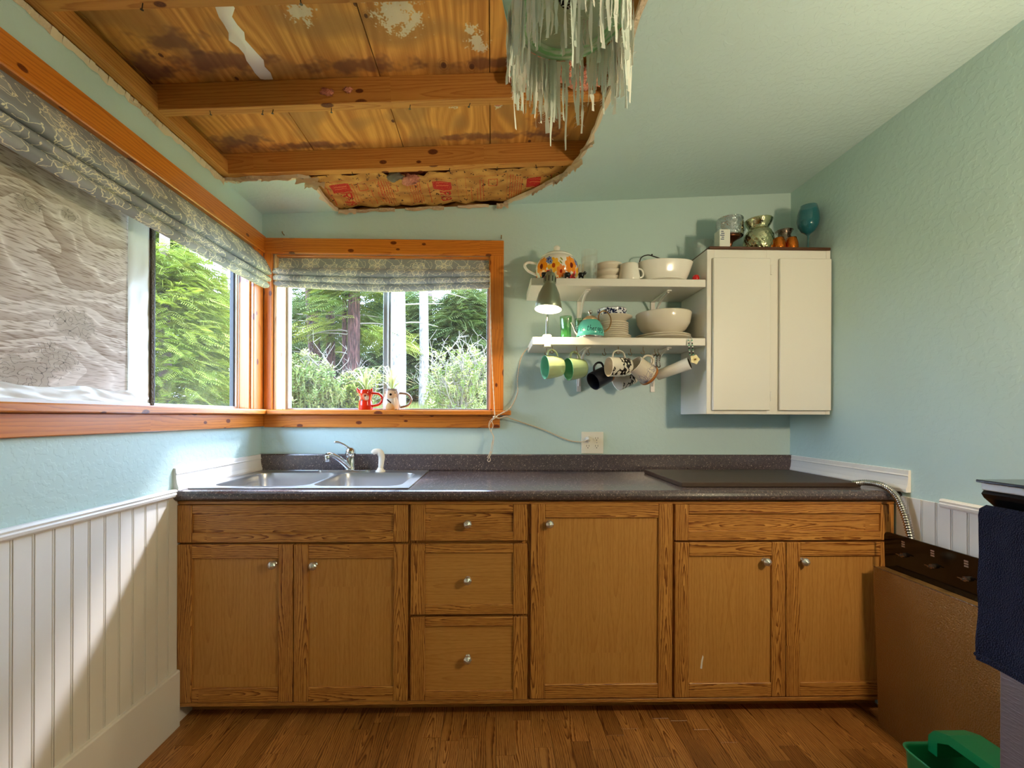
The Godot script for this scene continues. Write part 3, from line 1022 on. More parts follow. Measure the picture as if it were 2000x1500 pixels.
func windows():
	# left window: knotty cedar casing, a sliding sash with plywood in place of its pane
	var g := G.new()
	var fx = -1.262
	g.bx(Vector3(fx, 1.19, -2.165), Vector3(fx + 0.03, 1.99, -2.148), 0.001)
	g.bx(Vector3(fx + 0.001, 1.1905, -2.148), Vector3(fx + 0.029, 1.203, -0.64), 0.001)
	g.bx(Vector3(fx + 0.001, 1.97, -2.148), Vector3(fx + 0.029, 1.984, -0.64), 0.001)
	g.bx(Vector3(fx, 1.19, -0.64), Vector3(fx + 0.03, 1.99, -0.62), 0.001)
	var w1 = struct("window_1", g.done(), M.frame_white)
	g = G.new()
	g.bx(Vector3(fx + 0.004, 1.203, -2.148), Vector3(fx + 0.022, 1.97, -2.136), 0.001)
	g.bx(Vector3(fx + 0.004, 1.203, -1.648), Vector3(fx + 0.022, 1.97, -1.625), 0.001)
	part(w1, "sash_frame", g.done(), M.frame_dark)
	g = G.new()
	g.bx(Vector3(fx + 0.010, 1.203, -2.136), Vector3(fx + 0.014, 1.97, -1.648), 0.0)
	part(w1, "pane", g.done(), M.glass)
	board(w1, "head_casing", Vector3(XL, 1.99, ZB), Vector3(XL + 0.020, 2.075, -0.45), 2, M.cedar)
	board(w1, "head_stop", Vector3(XL, 1.983, ZB + 0.02), Vector3(XL + 0.028, 1.998, -0.45), 2, M.cedar)
	board(w1, "side_casing", Vector3(XL, 1.19, ZB + 0.018), Vector3(XL + 0.018, 1.99, -2.172), 1, M.cedar)
	board(w1, "jamb", Vector3(fx + 0.03, 1.19, -2.18), Vector3(XL + 0.002, 1.99, -2.163), 1, M.cedar)
	board(w1, "head_jamb", Vector3(fx, 1.985, -2.18), Vector3(XL, 1.992, -0.62), 2, M.cedar)
	board(w1, "side_casing", Vector3(XL, 1.19, -0.62), Vector3(XL + 0.018, 1.99, -0.53), 1, M.cedar)
	board(w1, "sill", Vector3(fx, 1.165, ZB), Vector3(XL + 0.052, 1.19, -0.45), 2, M.cedar, 0.004)
	board(w1, "apron", Vector3(XL, 1.103, ZB), Vector3(XL + 0.020, 1.165, -0.48), 2, M.cedar)
	# plywood and the plastic film taped round it
	g = G.new()
	var rows = [[Vector3(-1.2410, 1.215, -1.532), Vector3(-1.2410, 1.215, -0.64)], [Vector3(-1.2410, 1.975, -1.532), Vector3(-1.2410, 1.975, -0.64)]]
	g.box(Vector3(-1.2475, 1.595, -1.086), Vector3(0.011, 0.76, 0.892), 0.0)
	g.grid([rows[1], rows[0]], [[Vector2(1, 0), Vector2(0, 0)], [Vector2(1, 1), Vector2(0, 1)]])
	var ply = solo("plywood_sheet", g.done(), M.old_plywood, "weathered grey plywood sheet filling the left window sash", "plywood")
	ply.set_meta("label", "weathered grey plywood sheet filling the left window sash")
	g = G.new()
	rows = []
	for i in 31:
		var y = lerpf(1.195, 1.978, i / 30.0)
		var row = []
		for j in 7:
			var z = -1.522 - 0.098 * j / 6.0
			row.append(Vector3(-1.2385 + 0.0025 * n2(y * 14.0, j * 0.7) + 0.003 * (j % 2), y, z))
		rows.append(row)
	g.grid(rows)
	var film = solo("plastic_film", g.done(), M.film, "wrinkled pale plastic film taped round the plywood edge", "plastic film")
	g = G.new()
	rows = []
	for i in 7:
		var row = []
		for j in 41:
			var z = lerpf(-1.61, -0.64, j / 40.0)
			var y = lerpf(1.193, 1.240, i / 6.0)
			row.append(Vector3(-1.236 + 0.005 * n2(z * 16.0, i * 0.6), y + 0.008 * n2(z * 7.0, 4.0) * i / 6.0, z))
		rows.append(row)
	g.grid(rows)
	wpart(film, "bottom_strip", g.done(), M.film)
	g = G.new()
	g.bx(Vector3(-1.238, 1.195, -1.632), Vector3(-1.230, 1.975, -1.615), 0.002)
	wpart(film, "edge_seal", g.done(), M.film_dirty)
	# back window: aluminium slider in a cedar casing
	g = G.new()
	var gz = -2.405
	g.bx(Vector3(-1.105, 1.19, gz - 0.02), Vector3(-1.093, 1.975, gz + 0.02), 0.001)
	g.bx(Vector3(-0.030, 1.19, gz - 0.02), Vector3(-0.018, 1.975, gz + 0.02), 0.001)
	g.bx(Vector3(-1.093, 1.1905, gz - 0.019), Vector3(-0.030, 1.200, gz + 0.019), 0.001)
	g.bx(Vector3(-1.093, 1.960, gz - 0.019), Vector3(-0.030, 1.974, gz + 0.019), 0.001)
	var w2 = struct("window_2", g.done(), M.alu)
	g = G.new()
	g.bx(Vector3(-0.588, 1.20, gz - 0.012), Vector3(-0.566, 1.96, gz + 0.018), 0.002)
	g.bx(Vector3(-0.562, 1.20, gz - 0.012), Vector3(-0.548, 1.96, gz + 0.008), 0.002)
	part(w2, "meeting_stile", g.done(), M.alu)
	for xs in [[-1.093, -0.588], [-0.548, -0.030]]:
		g = G.new()
		g.bx(Vector3(xs[0], 1.20, gz - 0.002), Vector3(xs[1], 1.96, gz + 0.002), 0.0)
		part(w2, "pane", g.done(), M.glass)
	board(w2, "jamb", Vector3(-1.12, 1.19, gz - 0.02), Vector3(-1.105, 1.985, ZB + 0.002), 1, M.pale_wood)
	board(w2, "jamb", Vector3(-0.018, 1.19, gz - 0.02), Vector3(-0.008, 1.985, ZB + 0.002), 1, M.cedar)
	board(w2, "head_jamb", Vector3(-1.12, 1.975, gz - 0.02), Vector3(-0.012, 1.987, ZB), 0, M.cedar)
	board(w2, "head_casing", Vector3(XL + 0.018, 1.985, ZB), Vector3(0.058, 2.064, ZB + 0.019), 0, M.cedar)
	board(w2, "side_casing", Vector3(-0.012, 1.19, ZB), Vector3(0.058, 1.985, ZB + 0.019), 1, M.cedar)
	board(w2, "side_casing", Vector3(XL + 0.018, 1.19, ZB), Vector3(-1.120, 1.985, ZB + 0.019), 1, M.cedar)
	board(w2, "sill", Vector3(XL + 0.05, 1.165, gz - 0.02), Vector3(0.096, 1.19, ZB + 0.058), 0, M.cedar, 0.004)
	board(w2, "apron", Vector3(XL + 0.02, 1.100, ZB), Vector3(0.041, 1.165, ZB + 0.018), 0, M.cedar)
	for p in [Vector3(-1.068, 2.085, ZB), Vector3(0.045, 2.080, ZB)]:
		g = G.new()
		g.tube([p, p + Vector3(0, 0.002, 0.02), p + Vector3(0, 0.01, 0.022)], 0.0025, 6)
		part(w2, "blind_hook", g.done(), M.brass)
	# roman blinds, drawn up in folds
	roman_blind("roman_blind", "grey lace roman blind drawn up over the left window", P2([0.0, 1.984, 0.045, 1.935, 0.072, 1.885, 0.078, 1.866, 0.066, 1.858, 0.050, 1.860, 0.050, 1.860, 0.062, 1.852, 0.076, 1.838, 0.072, 1.826, 0.050, 1.826, 0.050, 1.826, 0.060, 1.818, 0.068, 1.806, 0.062, 1.796, 0.04, 1.792]), 34, func(s, q): return Vector3(XL + 0.005 + q.x, q.y - 0.012 * sin(s * PI) * (1.99 - q.y) * 5.0, lerpf(-2.215, -0.66, s)), 1.55, 2.1)
	roman_blind("roman_blind", "grey lace roman blind drawn up over the back window", P2([0.004, 1.984, 0.006, 1.945, 0.012, 1.925, 0.012, 1.925, 0.034, 1.912, 0.044, 1.892, 0.036, 1.884, 0.018, 1.884, 0.018, 1.884, 0.034, 1.876, 0.040, 1.862, 0.034, 1.854, 0.016, 1.854, 0.016, 1.854, 0.030, 1.848, 0.036, 1.834, 0.028, 1.826, 0.012, 1.824]), 28, func(s, q): return Vector3(lerpf(-1.132, -0.014, s), q.y - (0.13 * sin(s * PI) + 0.10 * (1.0 - absf(s - 0.5) * 2.0) * sin(s * PI)) * maxf(0.0, 1.925 - q.y), ZB - 0.028 + q.x), 1.12, 2.9)

func roman_blind(n, label, prof, seg, P: Callable, length, sc):
	var t = thing(n, label, "blind", P.call(0.5, prof[prof.size() - 1]))
	var g := G.new()
	var run = 0.0
	var grp = 0
	for i in prof.size() - 1:
		var step = prof[i].distance_to(prof[i + 1])
		if step < 1e-6:
			grp += 1
			continue
		g.sm(grp)
		for j in seg:
			var a = float(j) / seg
			var b = float(j + 1) / seg
			g.q(P.call(a, prof[i]), P.call(a, prof[i + 1]), P.call(b, prof[i + 1]), P.call(b, prof[i]), Vector2(a * length, run) * sc, Vector2(a * length, run + step) * sc, Vector2(b * length, run + step) * sc, Vector2(b * length, run) * sc)
		run += step
	wpart(t, "fabric", g.done(), M.lace)
	g = G.new()
	for j in seg:
		var a = P.call(float(j) / seg, prof[0] + Vector2(-0.003, 0.0))
		var b = P.call(float(j + 1) / seg, prof[0] + Vector2(-0.003, 0.0))
		g.box((a + b) * 0.5 + Vector3(0, 0.003, 0), Vector3(absf(b.x - a.x) + 0.004, 0.010, absf(b.z - a.z) + 0.004), 0.0)
	wpart(t, "head_rail", g.done(), M.white)

func moulding(n, prof, a: Vector3, b: Vector3, out: Vector3):
	var poly = PackedVector2Array(prof)
	var along = (b - a)
	var g := G.new()
	g.prism(poly, func(u, v, w): return a + out * u + Vector3.UP * v + along * w, 0.0, 1.0)
	return struct(n, g.done(), M.white)

func wainscot():
	var wl = get_node("wall_left")
	var z = -1.67
	while z < -0.90:
		var g := G.new()
		g.bx(Vector3(XL, 0.02, z + 0.0012), Vector3(XL + 0.007, 0.862, z + 0.0450), 0.0007, 1)
		g.bx(Vector3(XL, 0.02, z + 0.0462), Vector3(XL + 0.0068, 0.862, z + 0.0512), 0.0016, 1)
		part(wl, "board", g.done(), M.bead)
		z += 0.052
	var g2 := G.new()
	g2.bx(Vector3(XL, 0.02, -0.886), Vector3(XL + 0.007, 0.862, ZF), 0.001, 1)
	part(wl, "board", g2.done(), M.bead)
	g2 = G.new()
	g2.bx(Vector3(XL, 0.0, -1.80), Vector3(XL + 0.0035, 0.9 - 0.06, -1.672), 0.0005, 1)
	part(wl, "board", g2.done(), M.bead)
	var wr = get_node("wall_right")
	z = -1.665
	while z < -0.90:
		var g := G.new()
		g.bx(Vector3(XR - 0.007, 0.02, z + 0.001), Vector3(XR, 0.862, z + 0.0450), 0.0007, 1)
		g.bx(Vector3(XR - 0.0068, 0.02, z + 0.0462), Vector3(XR, 0.862, z + 0.0512), 0.0016, 1)
		part(wr, "board", g.done(), M.bead)
		z += 0.052
	var rail = P2([0, 0, 0.008, 0, 0.014, 0.006, 0.016, 0.014, 0.012, 0.018, 0.015, 0.024, 0.010, 0.030, 0, 0.031])
	moulding("trim_1", rail, Vector3(XL + 0.005, 0.855, -1.652), Vector3(XL + 0.005, 0.855, ZF), Vector3.RIGHT)
	moulding("trim_2", rail, Vector3(XR - 0.005, 0.850, -1.49), Vector3(XR - 0.005, 0.850, ZF), Vector3.LEFT)
	# casing laid along the walls above the worktop
	var cas = P2([0, 0, 0.018, 0, 0.019, 0.012, 0.014, 0.026, 0.011, 0.045, 0.010, 0.058, 0.013, 0.062, 0.010, 0.066, 0.009, 0.082, 0, 0.083])
	moulding("trim_3", cas, Vector3(XL, TOP, -1.657), Vector3(XL, TOP, ZB + 0.018), Vector3.RIGHT)
	moulding("trim_4", cas, Vector3(XR, TOP, -1.612), Vector3(XR, TOP, ZB + 0.018), Vector3.LEFT)
	moulding("baseboard_left", P2([0, 0, 0.019, 0, 0.019, 0.205, 0.016, 0.210, 0, 0.212]), Vector3(XL, 0.0, -1.668), Vector3(XL, 0.0, ZF), Vector3.RIGHT)
	moulding("baseboard_right", P2([0, 0, 0.019, 0, 0.019, 0.205, 0.016, 0.210, 0, 0.212]), Vector3(XR, 0.0, -1.60), Vector3(XR, 0.0, ZF), Vector3.LEFT)

# ------------------------------------------------------------------ the wood outside
func ground_y(x, z):
	var dx = maxf(0.0, maxf(XL - 0.15 - x, x - XR - 0.15))
	var dz = maxf(0.0, ZB - 0.15 - z)
	var d = sqrt(dx * dx + dz * dz)
	return 0.05 + 1.02 * smoothstep(0.2, 3.0, d) + 0.035 * d + 0.10 * n2(x * 0.3, z * 0.3) * minf(1.0, d * 0.2)

func conifer_spray():
	var g := G.new()
	var tip = Vector3(0, -0.05, 0.30)
	g.tube([Vector3.ZERO, Vector3(0, 0.005, 0.14), tip], [0.004, 0.003, 0.001], 3)
	for i in 9:
		var t = 0.12 + i * 0.1
		var p = Vector3(0, -0.05 * t * t, 0.30 * t)
		for s in [-1.0, 1.0]:
			var l = 0.085 * (1.15 - 0.75 * t)
			var d = Vector3(s * 0.80, -0.12, 0.58).normalized()
			var w = Vector3(-0.58 * s, 0.25, 0.8).normalized() * 0.008
			g.q(p, p + d * l * 0.5 - w, p + d * l, p + d * l * 0.5 + w)
	return g.done()

func leaf_cluster():
	var g := G.new()
	g.tube([Vector3(0, -0.09, 0), Vector3(0, 0.02, 0)], 0.003, 3)
	for i in 8:
		var a = TAU * i / 8.0 * 1.9
		var y = -0.03 + i * 0.008
		var d = Vector3(cos(a), 0.35 + 0.05 * i, sin(a)).normalized()
		var w = d.cross(Vector3.UP).normalized() * 0.012
		var l = 0.062 - 0.002 * i
		var p = Vector3(0, y, 0)
		var mid = p + d * l * 0.5 + Vector3(0, 0.006, 0)
		g.t(p, mid - w, mid + w)
		g.t(mid - w, p + d * l, mid + w)
	return g.done()

func scatter(parent, mesh, places, colors, n = "foliage"):
	var mm := MultiMesh.new()
	mm.transform_format = MultiMesh.TRANSFORM_3D
	mm.use_colors = true
	mm.mesh = mesh
	mm.instance_count = places.size()
	for i in places.size():
		mm.set_instance_transform(i, places[i])
		mm.set_instance_color(i, colors[i])
	var o := MultiMeshInstance3D.new()
	o.name = n
	o.multimesh = mm
	o.material_override = M.leaf
	o.set_meta("kind", "stuff")
	parent.add_child(o, true)
	return o

func green(list):
	var a = list[rng.randi() % list.size()]
	var b = list[rng.randi() % list.size()]
	var c = a.lerp(b, rng.randf()) * 0.70
	c.a = 1.0
	return c

# a conifer of drooping boughs between two heights above its foot
func conifer(label, x, z, low, high, reach, count, tr, bark, greens, twigs = 0, size = 1.0, top_extra = 0.6, lean = 0.0, side = TAU):
	var foot = Vector3(x, ground_y(x, z) - 0.1, z)
	var t = thing("conifer_tree", label, "tree", foot, "trees of the wood outside")
	var g := G.new()
	var pts = []
	var rs = []
	for i in 9:
		var s = i / 8.0
		pts.append(Vector3(lean * s + 0.02 * n2(s * 3.0, x), (high + top_extra) * s, 0.02 * n2(s * 3.0, z)))
		rs.append(tr * (1.15 - 0.45 * s))
	g.tube(pts, rs, 12)
	part(t, "trunk", g.done(), bark)
	for i in twigs:
		var y = rng.randf_range(0.25, maxf(0.6, low + 0.8))
		var a = rng.randf_range(-0.6, 0.6) + (PI if rng.randf() < 0.5 else 0.0)
		var d = Vector3(cos(a), rng.randf_range(-0.08, 0.14), sin(a) * 0.6)
		var l = rng.randf_range(0.25, 0.75)
		g = G.new()
		var b = Vector3(lean * y / (high + top_extra), y, 0)
		g.tube(curve([b, b + d * l * 0.5 + Vector3(0, 0.03, 0), b + d * l + Vector3(0, rng.randf_range(-0.05, 0.08), 0)], 3), [0.012, 0.011, 0.010, 0.009, 0.007, 0.005, 0.003], 5)
		part(t, "dead_branch", g.done(), M.twig)
	var places = []
	var colors = []
	var boughs = maxi(1, int(count / 26.0))
	for i in boughs:
		var y = rng.randf_range(low, high)
		var a = rng.randf() * side
		var l = reach * (1.0 - 0.75 * (y - low) / maxf(high - low, 0.1)) * rng.randf_range(0.55, 1.0)
		var shade = green(greens)
		for k in 26:
			var s = sqrt(rng.randf())
			var p = Vector3(cos(a) * l * s, y - 0.28 * s * s * l + 0.05, sin(a) * l * s) + Vector3(rng.randf_range(-0.16, 0.16), rng.randf_range(-0.10, 0.10), rng.randf_range(-0.16, 0.16)) * (0.4 + reach * 0.5)
			var turn = PI / 2 - a + rng.randf_range(-0.9, 0.9)
			var bs = Basis(Vector3.UP, turn) * Basis(Vector3.RIGHT, rng.randf_range(-0.1, 0.5)) * Basis(Vector3.BACK, rng.randf_range(-0.5, 0.5))
			places.append(Transform3D(bs.scaled(Vector3.ONE * size * rng.randf_range(0.7, 1.3)), p))
			colors.append(shade.lerp(green(greens), 0.4))
	if count > 0:
		scatter(t, conifer_mesh, places, colors)
	return t

var conifer_mesh
var leaf_mesh

func bush(label, x, z, size: Vector3, count, greens, stems, twig_mat, leaf_size = 1.0):
	var foot = Vector3(x, ground_y(x, z) - 0.05, z)
	var t = thing("bush", label, "bush", foot, "bushes outside the windows")
	for i in stems:
		var a = TAU * i / stems + rng.randf() * 0.6
		var d = Vector3(cos(a) * size.x * 0.85, size.y * rng.randf_range(0.75, 1.05), sin(a) * size.z * 0.7)
		var g := G.new()
		var mid = d * 0.5 + Vector3(rng.randf_range(-0.12, 0.12), 0.05, rng.randf_range(-0.1, 0.1))
		var cv = curve([Vector3.ZERO, mid, d], 4)
		g.tube(cv, [0.011, 0.010, 0.009, 0.008, 0.007, 0.006, 0.005, 0.004, 0.003], 5)
		for k in 9:
			var b = cv[rng.randi_range(2, 7)]
			var e = b + Vector3(rng.randf_range(-0.25, 0.25), rng.randf_range(0.0, 0.28), rng.randf_range(-0.2, 0.2))
			g.tube([b, b.lerp(e, 0.5) + Vector3(0.02, -0.02, 0.0), e], [0.005, 0.004, 0.002], 4)
			for m in 2:
				var e2 = e + Vector3(rng.randf_range(-0.12, 0.12), rng.randf_range(-0.02, 0.14), rng.randf_range(-0.1, 0.1))
				g.tube([e, e2], [0.0025, 0.0012], 4)
		part(t, "stem", g.done(), twig_mat)
	var places = []
	var colors = []
	for i in count:
		var d = Vector3(rng.randfn(0, 1), rng.randfn(0, 1), rng.randfn(0, 1)).normalized() * pow(rng.randf(), 0.4)
		var p = Vector3(d.x * size.x, size.y * 0.5 + d.y * size.y * 0.52, d.z * size.z)
		p += Vector3(n2(p.y * 3.0, p.z * 3.0 + x), n2(p.x * 3.0, p.z * 3.0), 0) * 0.12
		var bs = Basis(Vector3.UP, rng.randf() * TAU) * Basis(Vector3.RIGHT, rng.randf_range(-0.7, 0.7))
		places.append(Transform3D(bs.scaled(Vector3.ONE * leaf_size * rng.randf_range(0.7, 1.35)), p))
		colors.append(green(greens))
	if count > 0:
		scatter(t, leaf_mesh, places, colors)
	return t

func outside():
	conifer_mesh = conifer_spray()
	leaf_mesh = leaf_cluster()
	# sloping ground
	var g := G.new()
	var rows = []
	for i in 41:
		var row = []
		for j in 41:
			var x = lerpf(-26.0, 18.0, i / 40.0)
			var z = lerpf(-30.0, 12.0, j / 40.0)
			if i > 18 and i < 30:
				x = lerpf(-4.5, 3.5, (i - 18) / 12.0)
			elif i <= 18:
				x = lerpf(-26.0, -4.5, i / 18.0)
			else:
				x = lerpf(3.5, 18.0, (i - 30) / 10.0)
			row.append(Vector3(x, minf(ground_y(x, z), -0.16 if (x > XL - 0.3 and x < XR + 0.3 and z > ZB - 0.3) else 99.0), z))
		rows.append(row)
	g.grid(rows)
	var gr = solo("ground", g.done(), M.grass_ground, "pale grassy ground rising behind the house", "ground")
	gr.set_meta("kind", "structure")
	# grass by the back window
	g = G.new()
	for i in 5:
		var a = i * 1.3
		var b = Vector3(cos(a), 0, sin(a)) * 0.02
		g.t(b, b + Vector3(0.006, 0, 0.004), b + Vector3(cos(a) * 0.03, 0.11, sin(a) * 0.03))
	var blades = g.done()
	var places = []
	var colors = []
	for i in 5000:
		var x = rng.randf_range(-4.5, 1.5)
		var z = rng.randf_range(-7.5, -3.2)
		places.append(Transform3D(Basis(Vector3.UP, rng.randf() * TAU).scaled(Vector3.ONE * rng.randf_range(0.5, 1.3)), Vector3(x, ground_y(x, z) - 0.01, z)))
		colors.append(green([Color(0.26, 0.28, 0.08), Color(0.36, 0.34, 0.14), Color(0.20, 0.24, 0.06)]))
	var gs = scatter(self, blades, places, colors, "grass")
	gs.set_meta("label", "short pale grass growing on the slope outside the back window")
	gs.set_meta("category", "grass")
	var young = [Color(0.36, 0.40, 0.06), Color(0.27, 0.34, 0.05), Color(0.46, 0.45, 0.10), Color(0.18, 0.26, 0.05)]
	var wood = [Color(0.10, 0.16, 0.05), Color(0.16, 0.22, 0.07), Color(0.06, 0.11, 0.04), Color(0.24, 0.28, 0.09)]
	var deep = [Color(0.045, 0.08, 0.035), Color(0.08, 0.12, 0.05), Color(0.12, 0.17, 0.07)]
	var pale = [Color(0.30, 0.35, 0.12), Color(0.42, 0.42, 0.18), Color(0.20, 0.27, 0.09), Color(0.50, 0.46, 0.22)]
	# seen through the left window
	conifer("bright yellow-green conifer crowding the left window", -2.75, -3.75, 0.1, 1.75, 1.15, 7600, 0.05, M.bark_grey, young, 0, 0.52, 0.3)
	conifer("tall feathery green conifer behind the bright one, through the left window", -3.7, -4.6, 0.1, 2.3, 1.5, 6500, 0.07, M.bark_grey, young + wood, 0, 0.7, 0.5)
	conifer("darker conifer farthest back through the left window", -4.9, -5.5, 0.1, 2.9, 1.9, 3600, 0.09, M.bark_grey, wood, 0, 1.1, 0.5)
	bush("pale yellow-green leafy bush low outside the left window", -2.35, -3.25, Vector3(0.55, 0.60, 0.5), 1500, pale + young, 7, M.twig, 0.85)
	bush("green leafy bush beside the house corner, low in the left window", -1.72, -2.72, Vector3(0.28, 0.46, 0.28), 700, pale + young, 5, M.twig, 0.75)
	# seen through the back window
	conifer("thick red-barked trunk, leftmost in the back window", -2.76, -7.0, 2.3, 2.9, 1.0, 320, 0.085, M.bark_red, wood, 10, 1.0, 4.0, -0.35)
	conifer("red-barked trunk right behind the leftmost thick one", -2.62, -7.15, 2.4, 2.8, 0.9, 200, 0.065, M.bark_red, wood, 4, 1.0, 4.0, 0.05)
	conifer("red-barked trunk above the red mug in the window", -2.04, -6.5, 1.2, 2.4, 1.0, 1100, 0.085, M.bark_red, wood + young, 10, 1.0, 4.0, 0.08)
	conifer("thin red-barked trunk left of the one above the red mug", -2.18, -6.55, 1.6, 2.4, 0.8, 200, 0.032, M.bark_red, wood, 4, 1.0, 3.0)
	conifer("wider of the two pale grey trunks, right of the window bar", -1.27, -6.0, 3.2, 4.2, 1.0, 0, 0.088, M.bark_pale, wood, 5, 1.0, 3.0)
	conifer("thinner of the two pale grey trunks in the back window", -1.0, -6.5, 3.2, 4.2, 1.0, 0, 0.062, M.bark_pale, wood, 3, 1.0, 3.0)
	for a in [[-6.6, -11.0, "dark conifer at the far left behind the red trunks"], [-4.9, -9.6, "dense green conifer close behind the two left red trunks"], [-3.5, -9.0, "leafy conifer between the red trunks and the window bar"], [-2.4, -10.5, "dark conifer behind the wide pale trunk"], [-1.35, -9.4, "green conifer between the two pale trunks"], [-0.2, -11.0, "olive conifer right of the pale trunks"], [-0.55, -8.8, "loose conifer close behind the bare white bush"], [0.6, -12.0, "far conifer at the right edge of the back window"], [-5.6, -13.5, "farthest dark conifer behind the red trunks"], [-2.9, -14.0, "farthest conifer behind the window bar"], [-0.9, -14.5, "farthest conifer behind the bare white bush"]]:
		conifer(a[2], a[0], a[1], 0.1, 0.285 * -a[1] - 0.15, 1.6, 2600, 0.09, M.bark_grey, wood + deep if a[1] < -10 else wood + deep.slice(0, 2) + pale.slice(0, 1), 3, 1.35, 0.6)
	bush("leafy light green bush at the left of the back window", -2.05, -4.7, Vector3(0.42, 0.80, 0.40), 1500, pale + wood.slice(1, 2), 7, M.twig, 0.9)
	bush("rounded green bush in front of the red trunks", -1.66, -5.45, Vector3(0.28, 0.55, 0.28), 900, pale + young, 6, M.twig, 0.9)
	bush("bare white-twigged bush at the right of the back window", -0.36, -5.0, Vector3(0.42, 0.85, 0.40), 420, pale, 15, M.twig, 0.8)
	bush("low twiggy bush below the pale trunks", -0.62, -6.05, Vector3(0.32, 0.35, 0.3), 500, wood + pale, 6, M.twig, 0.9)

# ------------------------------------------------------------------ base cabinets
func knob_mesh():
	var g := G.new()
	g.lathe(P2([0, 0, 0.011, 0, 0.011, 0, 0.011, 0.003, 0.006, 0.005, 0.006, 0.012, 0.006, 0.012, 0.013, 0.016, 0.0165, 0.023, 0.0165, 0.023, 0.014, 0.030, 0.007, 0.034, 0.007, 0.034, 0.004, 0.037, 0, 0.038]), 9)
	return g.done()

var knob_shape

# a framed front in the plane z: panel, two stiles, two rails and perhaps a knob
func front(t, n, x0, x1, y0, y1, sw, rt, rb, panel_grain, knob = null):
	var zf = -1.670
	var g := G.new()
	g.bx(Vector3(x0 + sw - 0.006, y0 + rb - 0.006, zf - 0.018), Vector3(x1 - sw + 0.006, y1 - rt + 0.006, zf - 0.009), 0.0, panel_grain, Vector2(rng.randf() * 9, rng.randf() * 9))
	var d = wpart(t, n, g.done(), M.oak_panel if panel_grain == 1 or rt < 0.04 and y1 - y0 > 0.16 else M.oak)
	for s in [[x0, x0 + sw], [x1 - sw, x1]]:
		g = G.new()
		g.bx(Vector3(s[0], y0, zf - 0.019), Vector3(s[1], y1, zf), 0.0022, 1, Vector2(rng.randf() * 9, rng.randf() * 9))
		part(d, "stile", g.done(), M.oak)
	for s in [[y0, y0 + rb], [y1 - rt, y1]]:
		g = G.new()
		g.bx(Vector3(x0 + sw + 0.0003, s[0], zf - 0.019), Vector3(x1 - sw - 0.0003, s[1], zf - 0.0004), 0.0022, 0, Vector2(rng.randf() * 9, rng.randf() * 9))
		part(d, "rail", g.done(), M.oak)
	if knob != null:
		var on_frame = knob.x < x0 + sw or knob.x > x1 - sw
		part(d, "knob", knob_shape, M.crystal, Transform3D(Basis(Vector3.RIGHT, PI / 2), Vector3(knob.x, knob.y, zf if on_frame else zf - 0.009))).set_meta("label", "faceted glass knob")
	return d

func carcass(t, x0, x1, ys):
	var g := G.new()
	var zb = -2.27
	var zf = -1.690
	g.bx(Vector3(x0, 0.068, zb), Vector3(x0 + 0.016, 0.838, zf), 0.0, 1)
	g.bx(Vector3(x1 - 0.016, 0.068, zb), Vector3(x1, 0.838, zf), 0.0, 1)
	g.bx(Vector3(x0, 0.068, zb), Vector3(x1, 0.086, zf), 0.0, 0)
	g.bx(Vector3(x0, 0.068, zb), Vector3(x1, 0.66, zb + 0.012), 0.0, 0)
	wpart(t, "carcass", g.done(), M.oak)
	g = G.new()
	g.bx(Vector3(x0, 0.0, -1.775), Vector3(x1, 0.068, -1.76), 0.0, 0)
	wpart(t, "toe_kick", g.done(), M.oak)
	g = G.new()
	var fz0 = -1.690
	var fz1 = -1.6705
	g.bx(Vector3(x0, 0.068, fz0 - 0.004), Vector3(x0 + 0.03, 0.838, fz0 + 0.0005), 0.001, 1)
	g.bx(Vector3(x1 - 0.03, 0.068, fz0 - 0.004), Vector3(x1, 0.838, fz0 + 0.0005), 0.001, 1)
	for y in ys:
		g.bx(Vector3(x0 + 0.03, y - 0.02, fz0 - 0.004), Vector3(x1 - 0.03, y + 0.02, fz0 + 0.0005), 0.001, 0)
	g.bx(Vector3(x0, 0.068, fz0), Vector3(x1, 0.081, fz1 - 0.002), 0.001, 0, Vector2(x0, 0))
	g.bx(Vector3(x0, 0.826, fz0), Vector3(x1, 0.838, fz1 - 0.004), 0.001, 0, Vector2(x0, 0.4))
	wpart(t, "face_frame", g.done(), M.oak)

